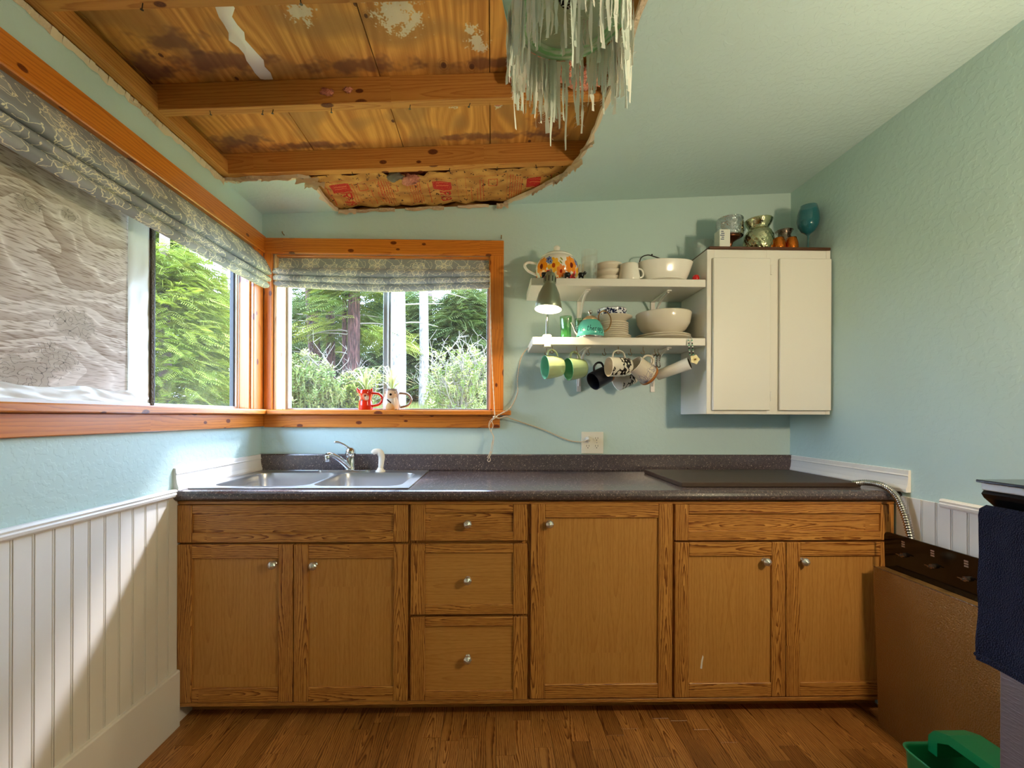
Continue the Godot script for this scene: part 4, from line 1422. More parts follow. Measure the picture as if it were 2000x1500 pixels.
func base_cabinets():
	knob_shape = knob_mesh()
	var grp = "oak base cabinets under the worktop"
	var t = thing("base_cabinet", "oak sink cabinet with a false drawer front and two doors, leftmost", "cabinet", Vector3(-0.745, 0, -1.97), grp)
	carcass(t, -1.176, -0.312, [0.678])
	front(t, "false_front", -1.1755, -0.3165, 0.683, 0.8235, 0.054, 0.033, 0.036, 0)
	front(t, "door", -1.1755, -0.746, 0.083, 0.6755, 0.054, 0.053, 0.054, 1, Vector2(-0.818, 0.602))
	front(t, "door", -0.743, -0.3160, 0.083, 0.6745, 0.054, 0.053, 0.054, 1, Vector2(-0.667, 0.598))
	t = thing("base_cabinet", "narrow oak cabinet of three stacked drawers", "cabinet", Vector3(-0.084, 0, -1.97), grp)
	carcass(t, -0.312, 0.144, [0.68, 0.403])
	front(t, "drawer", -0.3060, 0.1360, 0.6875, 0.8255, 0.054, 0.032, 0.034, 0, Vector2(-0.0904, 0.7534))
	front(t, "drawer", -0.3057, 0.1365, 0.4085, 0.6745, 0.054, 0.033, 0.037, 0, Vector2(-0.0897, 0.5407))
	front(t, "drawer", -0.3052, 0.1375, 0.083, 0.3970, 0.054, 0.034, 0.036, 0, Vector2(-0.0886, 0.2437))
	t = thing("base_cabinet", "oak cabinet with one tall full-height door", "cabinet", Vector3(0.421, 0, -1.97), grp)
	carcass(t, 0.144, 0.698, [0.45])
	front(t, "door", 0.1491, 0.6930, 0.0855, 0.8265, 0.054, 0.053, 0.054, 1, Vector2(0.2189, 0.7529))
	t = thing("base_cabinet", "oak cabinet with a false front over two doors, rightmost", "cabinet", Vector3(1.13, 0, -1.97), grp)
	carcass(t, 0.698, 1.562, [0.682])
	front(t, "false_front", 0.7025, 1.5560, 0.686, 0.8245, 0.052, 0.036, 0.036, 0)
	var sd = front(t, "door", 0.7028, 1.1325, 0.085, 0.6785, 0.054, 0.053, 0.054, 1, Vector2(1.0515, 0.6076))
	var ch := G.new()
	ch.prism(PackedVector2Array(P2([0.805, 0.192, 0.812, 0.190, 0.814, 0.215, 0.818, 0.236, 0.814, 0.243, 0.809, 0.222])), XY, -1.6792, -1.6786)
	part(sd, "paint_drip", ch.done(), M.white)
	front(t, "door", 1.1355, 1.5590, 0.085, 0.6780, 0.054, 0.053, 0.054, 1, Vector2(1.1995, 0.6071))

# ------------------------------------------------------------------ worktop, sink and tap
func worktop_and_sink():
	var t = thing("worktop", "long dark speckled laminate worktop with a backsplash", "countertop", Vector3(0.19, 0.84, -1.96))
	var g := G.new()
	var zs = -1.645
	var nose = [Vector2(-1.74, 0.842)]
	for i in 7:
		var a = -PI / 2 + PI * i / 6.0
		nose.append(Vector2(zs - 0.019 + 0.019 * cos(a), 0.861 + 0.019 * sin(a)))
	nose.append(Vector2(-1.74, TOP))
	g.prism(PackedVector2Array(nose), ZY, XL + 0.001, XR - 0.001)
	g.bx(Vector3(XL + 0.001, 0.842, -2.279), Vector3(XR - 0.001, TOP, -2.175), 0.0)
	g.bx(Vector3(XL + 0.001, 0.842, -2.175), Vector3(-1.105, TOP, -1.74), 0.0)
	g.bx(Vector3(-0.350, 0.842, -2.175), Vector3(XR - 0.001, TOP, -1.74), 0.0)
	wpart(t, "slab", g.done(), M.counter)
	g = G.new()
	g.prism(PackedVector2Array(P2([-2.279, TOP, -2.258, TOP, -2.255, TOP + 0.006, -2.257, 0.958, -2.262, 0.964, -2.279, 0.964])), ZY, XL + 0.002, XR - 0.002)
	wpart(t, "backsplash", g.done(), M.counter)
	# sink: a rim with two rounded bowls
	t = thing("sink", "double-bowl stainless steel sink set in the worktop", "sink", Vector3(-0.735, TOP, -1.97))
	var y = TOP + 0.0035
	var bowls = [[-0.918, -1.945, 0.375, 0.40], [-0.540, -1.945, 0.355, 0.40]]
	var outer = [[-1.150, -0.7275], [-0.7275, -0.322]]
	g = G.new()
	for k in 2:
		var b = bowls[k]
		var inn = rrect(b[0], b[1], b[2], b[3], 0.06, 6)
		var cx = (outer[k][0] + outer[k][1]) * 0.5
		var out = rrect(cx, -1.970, outer[k][1] - outer[k][0], 0.550, 0.0005, 6)
		g.sm(-1)
		for i in inn.size():
			var j = (i + 1) % inn.size()
			g.qo(Vector3(inn[i].x, y, inn[i].y), Vector3(inn[j].x, y, inn[j].y), Vector3(out[j].x, y, out[j].y), Vector3(out[i].x, y, out[i].y), Vector3.UP)
	var edge = rrect(-0.736, -1.970, 0.828, 0.550, 0.0005, 1)
	g.tube([Vector3(-1.150, y - 0.001, -1.695), Vector3(-0.322, y - 0.001, -1.695)], 0.0028, 6)
	g.tube([Vector3(-1.150, y - 0.001, -2.245), Vector3(-0.322, y - 0.001, -2.245)], 0.0028, 6)
	g.tube([Vector3(-0.322, y - 0.001, -1.695), Vector3(-0.322, y - 0.001, -2.245)], 0.0028, 6)
	g.tube([Vector3(-1.150, y - 0.001, -1.695), Vector3(-1.150, y - 0.001, -2.245)], 0.0028, 6)
	wpart(t, "rim", g.done(), M.steel)
	for k in 2:
		var b = bowls[k]
		g = G.new()
		var rings = []
		for s in [[0.0, y, 0.06], [-0.004, y - 0.006, 0.058], [-0.008, y - 0.03, 0.055], [-0.02, TOP - 0.145, 0.05], [-0.045, TOP - 0.165, 0.045], [-0.10, TOP - 0.170, 0.03], [-0.30, TOP - 0.174, 0.01]]:
			var ring = []
			for p in rrect(b[0], b[1], b[2] + s[0], b[3] + s[0], s[2], 6):
				ring.append(Vector3(p.x, s[1], p.y))
			ring.append(ring[0])
			rings.append(ring)
		g.grid(rings)
		wpart(t, "bowl", g.done(), M.steel)
		g = G.new()
		g.lathe(P2([0.0, 0.004, 0.018, 0.002, 0.02, 0.004, 0.042, 0.006, 0.045, 0.003]), 20, Vector3(b[0], TOP - 0.176, b[1]))
		wpart(t, "drain", g.done(), M.chrome)
	# tap
	t = thing("tap", "chrome single-lever kitchen tap behind the sink", "faucet", Vector3(-0.738, y, -2.215))
	g = G.new()
	var base = []
	for p in rrect(-0.738, -2.215, 0.255, 0.052, 0.0255, 8):
		base.append(p)
	g.prism(PackedVector2Array(base), XZ, y, y + 0.008)
	wpart(t, "base_plate", g.done(), M.chrome)
	g = G.new()
	g.lathe(P2([0.027, 0.0, 0.027, 0.008, 0.023, 0.012, 0.022, 0.062, 0.022, 0.062, 0.025, 0.064, 0.026, 0.085, 0.022, 0.100, 0.012, 0.109, 0, 0.111]), 20, Vector3(-0.706, y + 0.008, -2.215))
	wpart(t, "body", g.done(), M.chrome)
	g = G.new()
	g.tube(curve([Vector3(-0.712, y + 0.020, -2.205), Vector3(-0.742, y + 0.062, -2.172), Vector3(-0.772, y + 0.088, -2.140), Vector3(-0.790, y + 0.088, -2.122)], 5), [0.020, 0.019, 0.0185, 0.018, 0.0175, 0.017, 0.0165, 0.016, 0.0155, 0.015, 0.015, 0.015, 0.015, 0.014, 0.013, 0.012], 12, 0.8)
	wpart(t, "spout", g.done(), M.chrome)
	g = G.new()
	g.lathe(P2([0, 0, 0.011, 0, 0.011, 0, 0.0125, 0.004, 0.0125, 0.026, 0.010, 0.032, 0, 0.034]), 14, Vector3(-0.787, y + 0.056, -2.124))
	wpart(t, "aerator", g.done(), M.chrome)
	g = G.new()
	g.tube(curve([Vector3(-0.706, y + 0.105, -2.215), Vector3(-0.732, y + 0.130, -2.203), Vector3(-0.760, y + 0.145, -2.192), Vector3(-0.778, y + 0.146, -2.186)], 4), [0.018, 0.016, 0.014, 0.012, 0.011, 0.010, 0.0095, 0.009, 0.009, 0.009, 0.009, 0.008, 0.005], 10, 0.6)
	wpart(t, "lever", g.done(), M.chrome)
	# pull-out spray
	t = thing("sink_sprayer", "white plastic sink sprayer beside the tap", "sprayer", Vector3(-0.552, y, -2.195))
	g = G.new()
	g.lathe(P2([0.0, 0, 0.024, 0, 0.024, 0, 0.024, 0.004, 0.016, 0.012, 0.013, 0.020, 0, 0.021]), 18)
	part(t, "base", g.done(), M.plastic)
	g = G.new()
	g.tube(curve([Vector3(0.001, 0.018, 0), Vector3(0.004, 0.045, 0.0), Vector3(0.005, 0.078, 0.0), Vector3(-0.006, 0.098, 0.004), Vector3(-0.026, 0.100, 0.010), Vector3(-0.036, 0.090, 0.013)], 4), [0.012, 0.0125, 0.013, 0.0135, 0.014, 0.0145, 0.0155, 0.016, 0.016, 0.0165, 0.017, 0.017, 0.016, 0.015, 0.0145, 0.014, 0.0135, 0.013, 0.012, 0.011, 0.009], 12)
	part(t, "handle", g.done(), M.plastic)
	# the board over the old cooktop opening
	g = G.new()
	g.box(Vector3(0, 0.010, 0), Vector3(0.725, 0.018, 0.435), 0.002, 0)
	solo("dark_board", g.done(), M.board_dark, "large dark brown wooden board lying on the worktop", "board", Vector3(1.118, TOP, -1.952))
	# flexible steel conduit from under the board
	var pts = curve([Vector3(1.462, 0.8935, -1.752), Vector3(1.488, 0.902, -1.715), Vector3(1.502, 0.898, -1.660), Vector3(1.516, 0.868, -1.622), Vector3(1.524, 0.810, -1.598), Vector3(1.530, 0.735, -1.580), Vector3(1.532, 0.655, -1.565)], 34)
	var rs = []
	for i in pts.size():
		rs.append(0.0122 if (i / 2) % 2 == 0 else 0.0098)
	g = G.new()
	g.tube(pts, rs, 12)
	solo("metal_conduit", g.done(), M.conduit, "ribbed flexible steel conduit curling off the end of the worktop", "conduit")

# ------------------------------------------------------------------ wall cabinet and shelves
func wall_cabinet():
	var t = thing("wall_cabinet", "white painted wall cabinet with two plain doors", "cabinet", Vector3(1.27, 1.173, -2.14))
	var g := G.new()
	var x0 = 0.985
	var x1 = 1.561
	var zf = -2.006
	g.bx(Vector3(x0, 1.173, ZB + 0.001), Vector3(x0 + 0.018, 1.930, zf), 0.001)
	g.bx(Vector3(x1 - 0.018, 1.173, ZB + 0.001), Vector3(x1, 1.930, zf), 0.001)
	g.bx(Vector3(x0 + 0.018, 1.174, ZB + 0.010), Vector3(x1 - 0.018, 1.191, zf), 0.001)
	g.bx(Vector3(x0 + 0.018, 1.912, ZB + 0.010), Vector3(x1 - 0.018, 1.929, zf), 0.001)
	g.bx(Vector3(x0 + 0.018, 1.174, ZB + 0.002), Vector3(x1 - 0.018, 1.929, ZB + 0.010), 0.0)
	wpart(t, "body", g.done(), M.cab_white)
	g = G.new()
	for xs in [[x0, x0 + 0.035], [1.262, 1.325], [x1 - 0.02, x1]]:
		g.bx(Vector3(xs[0], 1.173, zf), Vector3(xs[1], 1.930, zf + 0.004), 0.001)
	for ys in [[1.173, 1.20], [1.875, 1.930]]:
		g.bx(Vector3(x0 + 0.035, ys[0], zf - 0.001), Vector3(x1 - 0.02, ys[1], zf + 0.0035), 0.001)
	wpart(t, "face_frame", g.done(), M.cab_white)
	for k in 2:
		var xs = [[1.008, 1.272], [1.316, 1.556]][k]
		g = G.new()
		g.bx(Vector3(xs[0], 1.191, zf + 0.005), Vector3(xs[1], 1.888, zf + 0.019), 0.0025)
		var d = wpart(t, "door", g.done(), M.cab_white)
		if k == 0:
			for y in [1.255, 1.835]:
				g = G.new()
				g.tube([Vector3(xs[1] + 0.003, y - 0.022, zf + 0.016), Vector3(xs[1] + 0.003, y + 0.022, zf + 0.016)], 0.0045, 8)
				g.bx(Vector3(xs[1] + 0.004, y - 0.02, zf + 0.003), Vector3(xs[1] + 0.014, y + 0.02, zf + 0.006), 0.001)
				part(d, "hinge", g.done(), M.cab_white)
	g = G.new()
	g.bx(Vector3(x0 + 0.008, 1.931, -2.245), Vector3(x1 - 0.002, 1.943, zf + 0.010), 0.002, 0)
	wpart(t, "top_board", g.done(), M.walnut)

func bracket(t, x, y):
	# a pressed steel shelf bracket: one leg on the wall, one under the shelf, a curved brace
	var g := G.new()
	g.bx(Vector3(x - 0.011, y - 0.20, ZB + 0.001), Vector3(x + 0.011, y, ZB + 0.006), 0.001)
	g.bx(Vector3(x - 0.011, y - 0.005, ZB + 0.001), Vector3(x + 0.011, y, ZB + 0.22), 0.001)
	g.tube(curve([Vector3(x, y - 0.17, ZB + 0.006), Vector3(x, y - 0.075, ZB + 0.045), Vector3(x, y - 0.02, ZB + 0.12), Vector3(x, y - 0.004, ZB + 0.205)], 5), 0.0065, 8)
	wpart(t, "bracket", g.done(), M.white)

func shelves():
	var g
	for k in 2:
		var y = [1.794, 1.5235][k]
		var t = thing("wall_shelf", ["upper white wall shelf with the flowered teapot", "lower white wall shelf with mugs hanging below"][k], "shelf", Vector3(0.58, y - 0.035, -2.14), "white wall shelves")
		g = G.new()
		g.bx(Vector3([0.176, 0.184][k], y - 0.035, ZB + 0.001), Vector3(0.984, y, -2.010), 0.002)
		wpart(t, "board", g.done(), M.cab_white)
		bracket(t, 0.45, y - 0.035)
		bracket(t, 0.835, y - 0.035)
		if k == 1:
			for h in [0.281, 0.262, 0.395, 0.462, 0.541, 0.592, 0.667, 0.709, 0.785, 0.80]:
				g = G.new()
				var z = -2.055 if h in [0.281, 0.592, 0.709, 0.395] else -2.11
				var p = Vector3(h, y - 0.035, z)
				g.tube(curve([p, p + Vector3(0, -0.016, 0), p + Vector3(0.006, -0.026, 0.0), p + Vector3(0.001, -0.034, 0), p + Vector3(-0.009, -0.030, 0), p + Vector3(-0.010, -0.022, 0)], 3), 0.0014, 6)
				wpart(t, "cup_hook", g.done(), M.brass)

# a bowl, plate or cup: outer profile up, inner profile down
func vessel(outer, inner, seg = 28):
	var g := G.new()
	g.lathe(outer + inner, seg)
	return g.done()

func plate_mesh(r, h):
	return vessel(P2([0, 0, r * 0.58, 0, r * 0.60, 0.003, r * 0.66, 0.004, r * 0.98, h - 0.002, r, h]), P2([r * 0.985, h + 0.002, r * 0.66, 0.009, r * 0.6, 0.007, 0, 0.006]), 36)

func handle(parent, a, b, out, r, m, n = "handle", flat = 1.0):
	var g := G.new()
	g.tube(curve([a, a.lerp(b, 0.12) + out * 0.7, a.lerp(b, 0.5) + out, a.lerp(b, 0.88) + out * 0.7, b], 5), r, 8, flat)
	return part(parent, n, g.done(), m)

# ------------------------------------------------------------------ upper shelf
func flower_picture():
	var im = Image.create(1024, 256, false, Image.FORMAT_RGB8)
	im.fill(Color(0.93, 0.915, 0.88))
	var leafc = [Color(0.42, 0.50, 0.16), Color(0.56, 0.58, 0.22), Color(0.30, 0.38, 0.14)]
	var r := RandomNumberGenerator.new()
	r.seed = 4
	for c in [160, 420, 690, 930]:
		for i in 26:
			paint_disc(im, c + r.randf_range(-115, 115), 128 + r.randf_range(-70, 75), 13, 4.5, r.randf() * PI, leafc[r.randi() % 3])
		for f in [[-78, -36, 40, 9, Color(0.95, 0.55, 0.08), Color(0.45, 0.12, 0.05)], [-30, 30, 38, 5, Color(0.87, 0.20, 0.18), Color(0.60, 0.05, 0.06)], [-64, 42, 28, 5, Color(0.85, 0.25, 0.35), Color(0.5, 0.06, 0.1)], [34, -30, 34, 8, Color(0.96, 0.70, 0.16), Color(0.72, 0.28, 0.05)], [64, 34, 33, 8, Color(0.96, 0.90, 0.70), Color(0.80, 0.35, 0.10)], [96, -4, 26, 7, Color(0.93, 0.52, 0.22), Color(0.60, 0.14, 0.05)], [-10, -62, 17, 6, Color(0.36, 0.45, 0.72), Color(0.18, 0.2, 0.4)], [8, -50, 13, 6, Color(0.45, 0.54, 0.78), Color(0.2, 0.22, 0.45)], [12, 66, 22, 5, Color(0.80, 0.22, 0.12), Color(0.4, 0.05, 0.04)]]:
			paint_flower(im, c + f[0] * 0.9, 128 + f[1] * 1.15, f[2] * 1.3, f[3], f[4], f[5], r.randf() * TAU)
	return im

func upper_shelf_things():
	var y = 1.7942
	var g
	# teapot
	var flowers = mat(Color(1, 1, 1), 0.12, 0, tex_of(flower_picture()))
	var t = thing("teapot", "white enamel teapot painted with bright flowers on the upper shelf", "teapot", Vector3(0.311, y, -2.125))
	g = G.new()
	g.lathe(P2([0.0, 0.0, 0.07, 0.0, 0.074, 0.003, 0.092, 0.022, 0.103, 0.05, 0.105, 0.072, 0.099, 0.10, 0.083, 0.124, 0.068, 0.133]), 40, Vector3.ZERO, 1.0, 0.0)
	part(t, "body", g.done(), flowers)
	g = G.new()
	g.lathe(P2([0.076, 0.129, 0.078, 0.133, 0.072, 0.138, 0.056, 0.149, 0.030, 0.158, 0.012, 0.161, 0, 0.161]), 32)
	var lid = part(t, "lid", g.done(), M.china)
	g = G.new()
	g.lathe(P2([0.008, 0.160, 0.009, 0.166, 0.015, 0.173, 0.017, 0.181, 0.012, 0.189, 0.005, 0.192, 0, 0.192]), 18)
	part(lid, "knob", g.done(), M.china)
	handle(t, Vector3(-0.098, 0.10, 0.01), Vector3(-0.096, 0.045, 0.01), Vector3(-0.06, 0.014, 0.01), 0.0065, M.china)
	g = G.new()
	g.tube(curve([Vector3(0.085, 0.04, -0.04), Vector3(0.112, 0.062, -0.06), Vector3(0.124, 0.10, -0.072), Vector3(0.134, 0.125, -0.08)], 5), [0.022, 0.021, 0.020, 0.019, 0.018, 0.017, 0.016, 0.015, 0.014, 0.013, 0.012, 0.012, 0.011, 0.011, 0.010, 0.010], 12)
	part(t, "spout", g.done(), M.china)
	# little black china figures in front of it
	for k in 3:
		var f = thing("figurine", ["small black figurine left of the desk lamp on the upper shelf", "small spotted black figurine under the teapot's flowers", "small black figurine between teapot and stacked glasses"][k], "figurine", Vector3([0.238, 0.345, 0.408][k], y, -2.022), "black figurines before the teapot")
		g = G.new()
		g.tube([Vector3(-0.012, 0.018, 0), Vector3(-0.008, 0.019, 0), Vector3(0.008, 0.019, 0), Vector3(0.014, 0.020, 0)], [0.005, 0.011, 0.011, 0.005], 10)
		for lx in [-0.008, 0.008]:
			for lz in [-0.005, 0.005]:
				g.tube([Vector3(lx, 0.014, lz), Vector3(lx, 0.0, lz)], 0.003, 6)
		part(f, "body", g.done(), M.black_plastic)
		g = G.new()
		g.tube([Vector3(0.012, 0.024, 0), Vector3(0.018, 0.029, 0), Vector3(0.025, 0.026, 0)], [0.006, 0.0085, 0.005], 8)
		part(f, "head", g.done(), M.black_plastic if k != 1 else M.china)
	# stacked clear tumblers
	for k in 3:
		g = G.new()
		g.lathe(P2([0, 0, 0.031, 0, 0.032, 0.003, 0.036, 0.03, 0.0375, 0.034, 0.037, 0.038, 0.039, 0.044, 0.038, 0.048, 0.0405, 0.078, 0.0405, 0.080, 0.0385, 0.080, 0.034, 0.012, 0, 0.010]), 28)
		solo("glass_tumbler", g.done(), M.clear, ["clear glass tumbler at the bottom of the stack of three", "clear glass tumbler in the middle of the stack of three", "clear glass tumbler topping the stack of three"][k], "glass", Vector3(0.464, y + 0.012 + k * 0.032, -2.10), "tumblers stacked by the teapot")
	var saucer = plate_mesh(0.050, 0.009)
	solo("saucer", saucer, M.cream, "cream saucer under the stacked tumblers", "saucer", Vector3(0.468, y, -2.10))
	# shallow dishes behind
	var dish = vessel(P2([0, 0, 0.045, 0, 0.047, 0.003, 0.062, 0.022, 0.067, 0.036]), P2([0.065, 0.037, 0.045, 0.008, 0, 0.006]))
	for k in 3:
		solo("side_dish", dish, M.cream, ["lowest of three cream dishes stacked behind the small cup", "middle of three cream dishes stacked behind the small cup", "topmost cream dish stacked behind the small cup"][k], "bowl", Vector3(0.566, y + k * 0.033, -2.135), "cream dishes stacked on the upper shelf")
	# upturned white cup
	t = thing("white_cup", "small white cup standing before the stacked dishes", "cup", Vector3(0.648, y, -2.075))
	g = G.new()
	g.lathe(P2([0, 0, 0.047, 0, 0.049, 0.003, 0.050, 0.02, 0.046, 0.048, 0.042, 0.070, 0.042, 0.084, 0.040, 0.086, 0.038, 0.084, 0.04, 0.05, 0.042, 0.012, 0, 0.008]), 28)
	part(t, "body", g.done(), M.china)
	handle(t, Vector3(0.042, 0.068, 0), Vector3(0.048, 0.024, 0), Vector3(0.022, 0, 0), 0.0045, M.china)
	# oval baking dish on a platter, black wire rack behind
	solo("platter", plate_mesh(0.118, 0.012), M.china, "white plate beneath the oval baking dish", "plate", Vector3(0.826, y, -2.132))
	g = G.new()
	var rings = []
	for s in [[0.01, 0.0], [0.098, 0.0], [0.102, 0.003], [0.116, 0.035], [0.132, 0.082], [0.133, 0.086], [0.129, 0.087], [0.112, 0.036], [0.098, 0.010], [0.01, 0.008]]:
		var ring = []
		for i in 41:
			var a = TAU * i / 40.0
			var q = 1.0 / pow(pow(absf(cos(a)), 2.6) + pow(absf(sin(a)), 2.6), 1 / 2.6)
			ring.append(Vector3(cos(a) * s[0] * q, s[1], sin(a) * s[0] * 0.68 * q))
		rings.append(ring)
	g.grid(rings)
	solo("baking_dish", g.done(), M.china, "white oval baking dish on the right of the upper shelf", "dish", Vector3(0.828, y + 0.016, -2.115))
	g = G.new()
	g.tube(curve([Vector3(0.688, y + 0.0025, -2.225), Vector3(0.690, y + 0.105, -2.22), Vector3(0.735, y + 0.135, -2.21), Vector3(0.747, y + 0.165, -2.20), Vector3(0.772, y + 0.178, -2.20), Vector3(0.802, y + 0.176, -2.20), Vector3(0.888, y + 0.142, -2.20), Vector3(0.93, y + 0.10, -2.21), Vector3(0.93, y + 0.0025, -2.22)], 5), 0.003, 7)
	g.tube([Vector3(0.688, y + 0.0025, -2.225), Vector3(0.93, y + 0.0025, -2.22)], 0.0025, 6)
	g.tube([Vector3(0.80, y + 0.176, -2.20), Vector3(0.803, y + 0.184, -2.20)], 0.004, 6)
	solo("wire_rack", g.done(), M.black_plastic, "black wire rack behind the oval baking dish", "rack")
	g = G.new()
	g.lathe(P2([0, 0, 0.010, 0, 0.0155, 0.006, 0.0165, 0.018, 0.012, 0.029, 0.004, 0.032, 0, 0.031]), 14)
	solo("red_ornament", g.done(), mat(Color(0.75, 0.06, 0.05), 0.3), "small red ornament at the right end of the upper shelf", "ornament", Vector3(0.953, y, -2.045))

# ------------------------------------------------------------------ lower shelf
func script_picture():
	# blue-green enamel with hand lettering: tea is therapy
	var im = Image.create(1024, 256, false, Image.FORMAT_RGB8)
	im.fill(Color(0.36, 0.74, 0.69))
	var ink = Color(0.05, 0.20, 0.22)
	var L = {
		"t": [[4, 0, 4, 26, 6, 32, 10, 30], [0, 10, 10, 9]], "h": [[2, -4, 2, 32], [2, 20, 6, 14, 10, 17, 11, 32]], "e": [[1, 24, 10, 20, 8, 14, 3, 16, 1, 25, 5, 32, 11, 29]],
		"r": [[2, 14, 2, 32], [2, 20, 6, 14, 10, 15]], "a": [[10, 16, 4, 14, 1, 24, 4, 32, 10, 26, 10, 14, 11, 32]], "p": [[2, 14, 2, 46], [2, 18, 7, 14, 11, 21, 8, 31, 2, 29]],
		"y": [[1, 14, 4, 28, 9, 28], [11, 13, 9, 34, 5, 46, 0, 42]], "i": [[4, 15, 4, 32], [4, 7, 4, 8]], "s": [[9, 16, 3, 15, 3, 21, 9, 25, 7, 32, 1, 30]], " ": [],
	}
	var x = 512.0 - 222.0
	for ch in "tea is therapy":
		for stroke in L[ch]:
			var pts = []
			for p in P2(stroke):
				pts.append(Vector2(x + (p.x + p.y * -0.12) * 2.2, 122 + p.y * 2.0))
			paint_line(im, pts, 6.5, ink)
		x += 32.0
	return im

func lower_shelf_things():
	var y = 1.5237
	var g
	# clamp lamp
	var t = thing("desk_lamp", "grey-green metal clamp lamp, lit, at the left of the shelves", "lamp", Vector3(0.252, y, -2.03))
	g = G.new()
	g.box(Vector3(0, 0.006, -0.005), Vector3(0.04, 0.010, 0.045), 0.003)
	g.box(Vector3(0, -0.018, 0.023), Vector3(0.03, 0.058, 0.004), 0.001)
	g.box(Vector3(0, -0.045, 0.008), Vector3(0.03, 0.004, 0.034), 0.001)
	part(t, "clamp", g.done(), M.white)
	g = G.new()
	g.tube(curve([Vector3(0, 0.008, 0.0), Vector3(0.002, 0.10, -0.002), Vector3(0.006, 0.20, 0.0), Vector3(0.010, 0.268, 0.030), Vector3(0.008, 0.292, 0.070), Vector3(0.008, 0.268, 0.096)], 5), 0.0055, 10)
	part(t, "gooseneck", g.done(), M.chrome)
	var lampm = mat(Color(0.52, 0.56, 0.49), 0.32, 0.55)
	var xf = Transform3D(Basis(Vector3.BACK, -0.07) * Basis(Vector3.RIGHT, -0.10), Vector3(-0.006, 0.108, 0.092))
	g = G.new()
	g.lathe(P2([0.0590, 0.0, 0.0600, 0.001, 0.056, 0.028, 0.046, 0.070, 0.033, 0.100, 0.026, 0.114, 0.026, 0.114, 0.0265, 0.118, 0.0255, 0.150, 0.020, 0.165, 0.010, 0.172, 0, 0.173]), 32)
	var sh = part(t, "shade", g.done(), lampm, xf)
	g = G.new()
	g.lathe(P2([0.0, 0.112, 0.0235, 0.112, 0.032, 0.098, 0.045, 0.069, 0.055, 0.028, 0.0588, 0.001]), 32)
	part(sh, "lining", g.done(), mat(Color(0.95, 0.94, 0.90), 0.5))
	g = G.new()
	for i in 10:
		var a = TAU * i / 10.0
		g.box(Vector3(cos(a) * 0.0262, 0.134, sin(a) * 0.0262), Vector3(0.003, 0.024, 0.003), 0.0)
	part(sh, "vent", g.done(), M.dark)
	var glow = mat(Color(1, 1, 1), 0.5)
	glow.emission_enabled = true
	glow.emission = Color(1.0, 0.92, 0.76)
	glow.emission_energy_multiplier = 9.0
	g = G.new()
	g.lathe(P2([0, 0.014, 0.016, 0.018, 0.027, 0.034, 0.028, 0.048, 0.020, 0.068, 0.013, 0.085, 0.013, 0.11, 0, 0.11]), 20)
	part(sh, "bulb", g.done(), glow)
	var lamp := OmniLight3D.new()
	lamp.name = "desk_lamp_light"
	t.add_child(lamp)
	lamp.position = xf * Vector3(0, 0.040, 0)
	lamp.light_color = Color(1.0, 0.90, 0.72)
	lamp.light_energy = 0.24
	lamp.light_size = 0.026
	lamp.omni_range = 6.0
	lamp.omni_attenuation = 2.0
	lamp.shadow_enabled = true
	# green ribbed glasses
	for k in 2:
		g = G.new()
		var rings = []
		for s in [[0.0, 0.0], [0.024, 0.0], [0.026, 0.004], [0.0245, 0.03], [0.0245, 0.06], [0.0285, 0.10], [0.030, 0.113], [0.0285, 0.114], [0.0235, 0.06], [0.022, 0.012], [0.0, 0.010]]:
			var ring = []
			for i in 49:
				var a = TAU * i / 48.0
				var rr = s[0] * (1.0 + (0.035 * cos(a * 12.0) if s[1] > 0.003 and s[1] < 0.1 else 0.0))
				ring.append(Vector3(cos(a) * rr, s[1], sin(a) * rr))
			rings.append(ring)
		g.grid(rings)
		solo("green_glass", g.done(), M.green_glass, ["green ribbed drinking glass beside the lit lamp", "green ribbed drinking glass half hidden by the small kettle"][k], "glass", Vector3([0.352, 0.432][k], y, [-2.10, -2.15][k]), "green glasses on the lower shelf")
	# small kettle with lettering
	t = thing("small_kettle", "small turquoise enamel kettle lettered tea is therapy", "kettle", Vector3(0.458, y, -2.055))
	g = G.new()
	g.lathe(P2([0.058, 0.006, 0.064, 0.012, 0.064, 0.03, 0.058, 0.055, 0.047, 0.077, 0.034, 0.088]), 40, Vector3.ZERO, 1.0, 0.0, -PI * 0.5)
	part(t, "body", g.done(), mat(Color(1, 1, 1), 0.18, 0, tex_of(script_picture())), Transform3D(Basis(Vector3.UP, -0.42), Vector3.ZERO))
	g = G.new()
	g.lathe(P2([0, 0, 0.055, 0, 0.060, 0.002, 0.0625, 0.009, 0.058, 0.010, 0, 0.010]), 36)
	part(t, "foot", g.done(), M.chrome)
	g = G.new()
	g.lathe(P2([0.036, 0.086, 0.037, 0.089, 0.030, 0.097, 0.018, 0.106, 0.007, 0.110, 0, 0.110]), 28)
	var kl = part(t, "lid", g.done(), mat(Color(0.80, 0.68, 0.50), 0.25, 0.4))
	g = G.new()
	g.lathe(P2([0.004, 0.109, 0.004, 0.115, 0.010, 0.120, 0.011, 0.127, 0.007, 0.134, 0, 0.136]), 14)
	part(kl, "knob", g.done(), M.chrome)
	g = G.new()
	g.tube(curve([Vector3(-0.050, 0.02, 0.0), Vector3(-0.068, 0.034, 0.008), Vector3(-0.078, 0.055, 0.012), Vector3(-0.092, 0.075, 0.016)], 5), [0.014, 0.0135, 0.013, 0.012, 0.011, 0.010, 0.009, 0.0085, 0.008, 0.0075, 0.007, 0.0065, 0.006, 0.0058, 0.0055, 0.005], 10)
	part(t, "spout", g.done(), M.chrome)
	g = G.new()
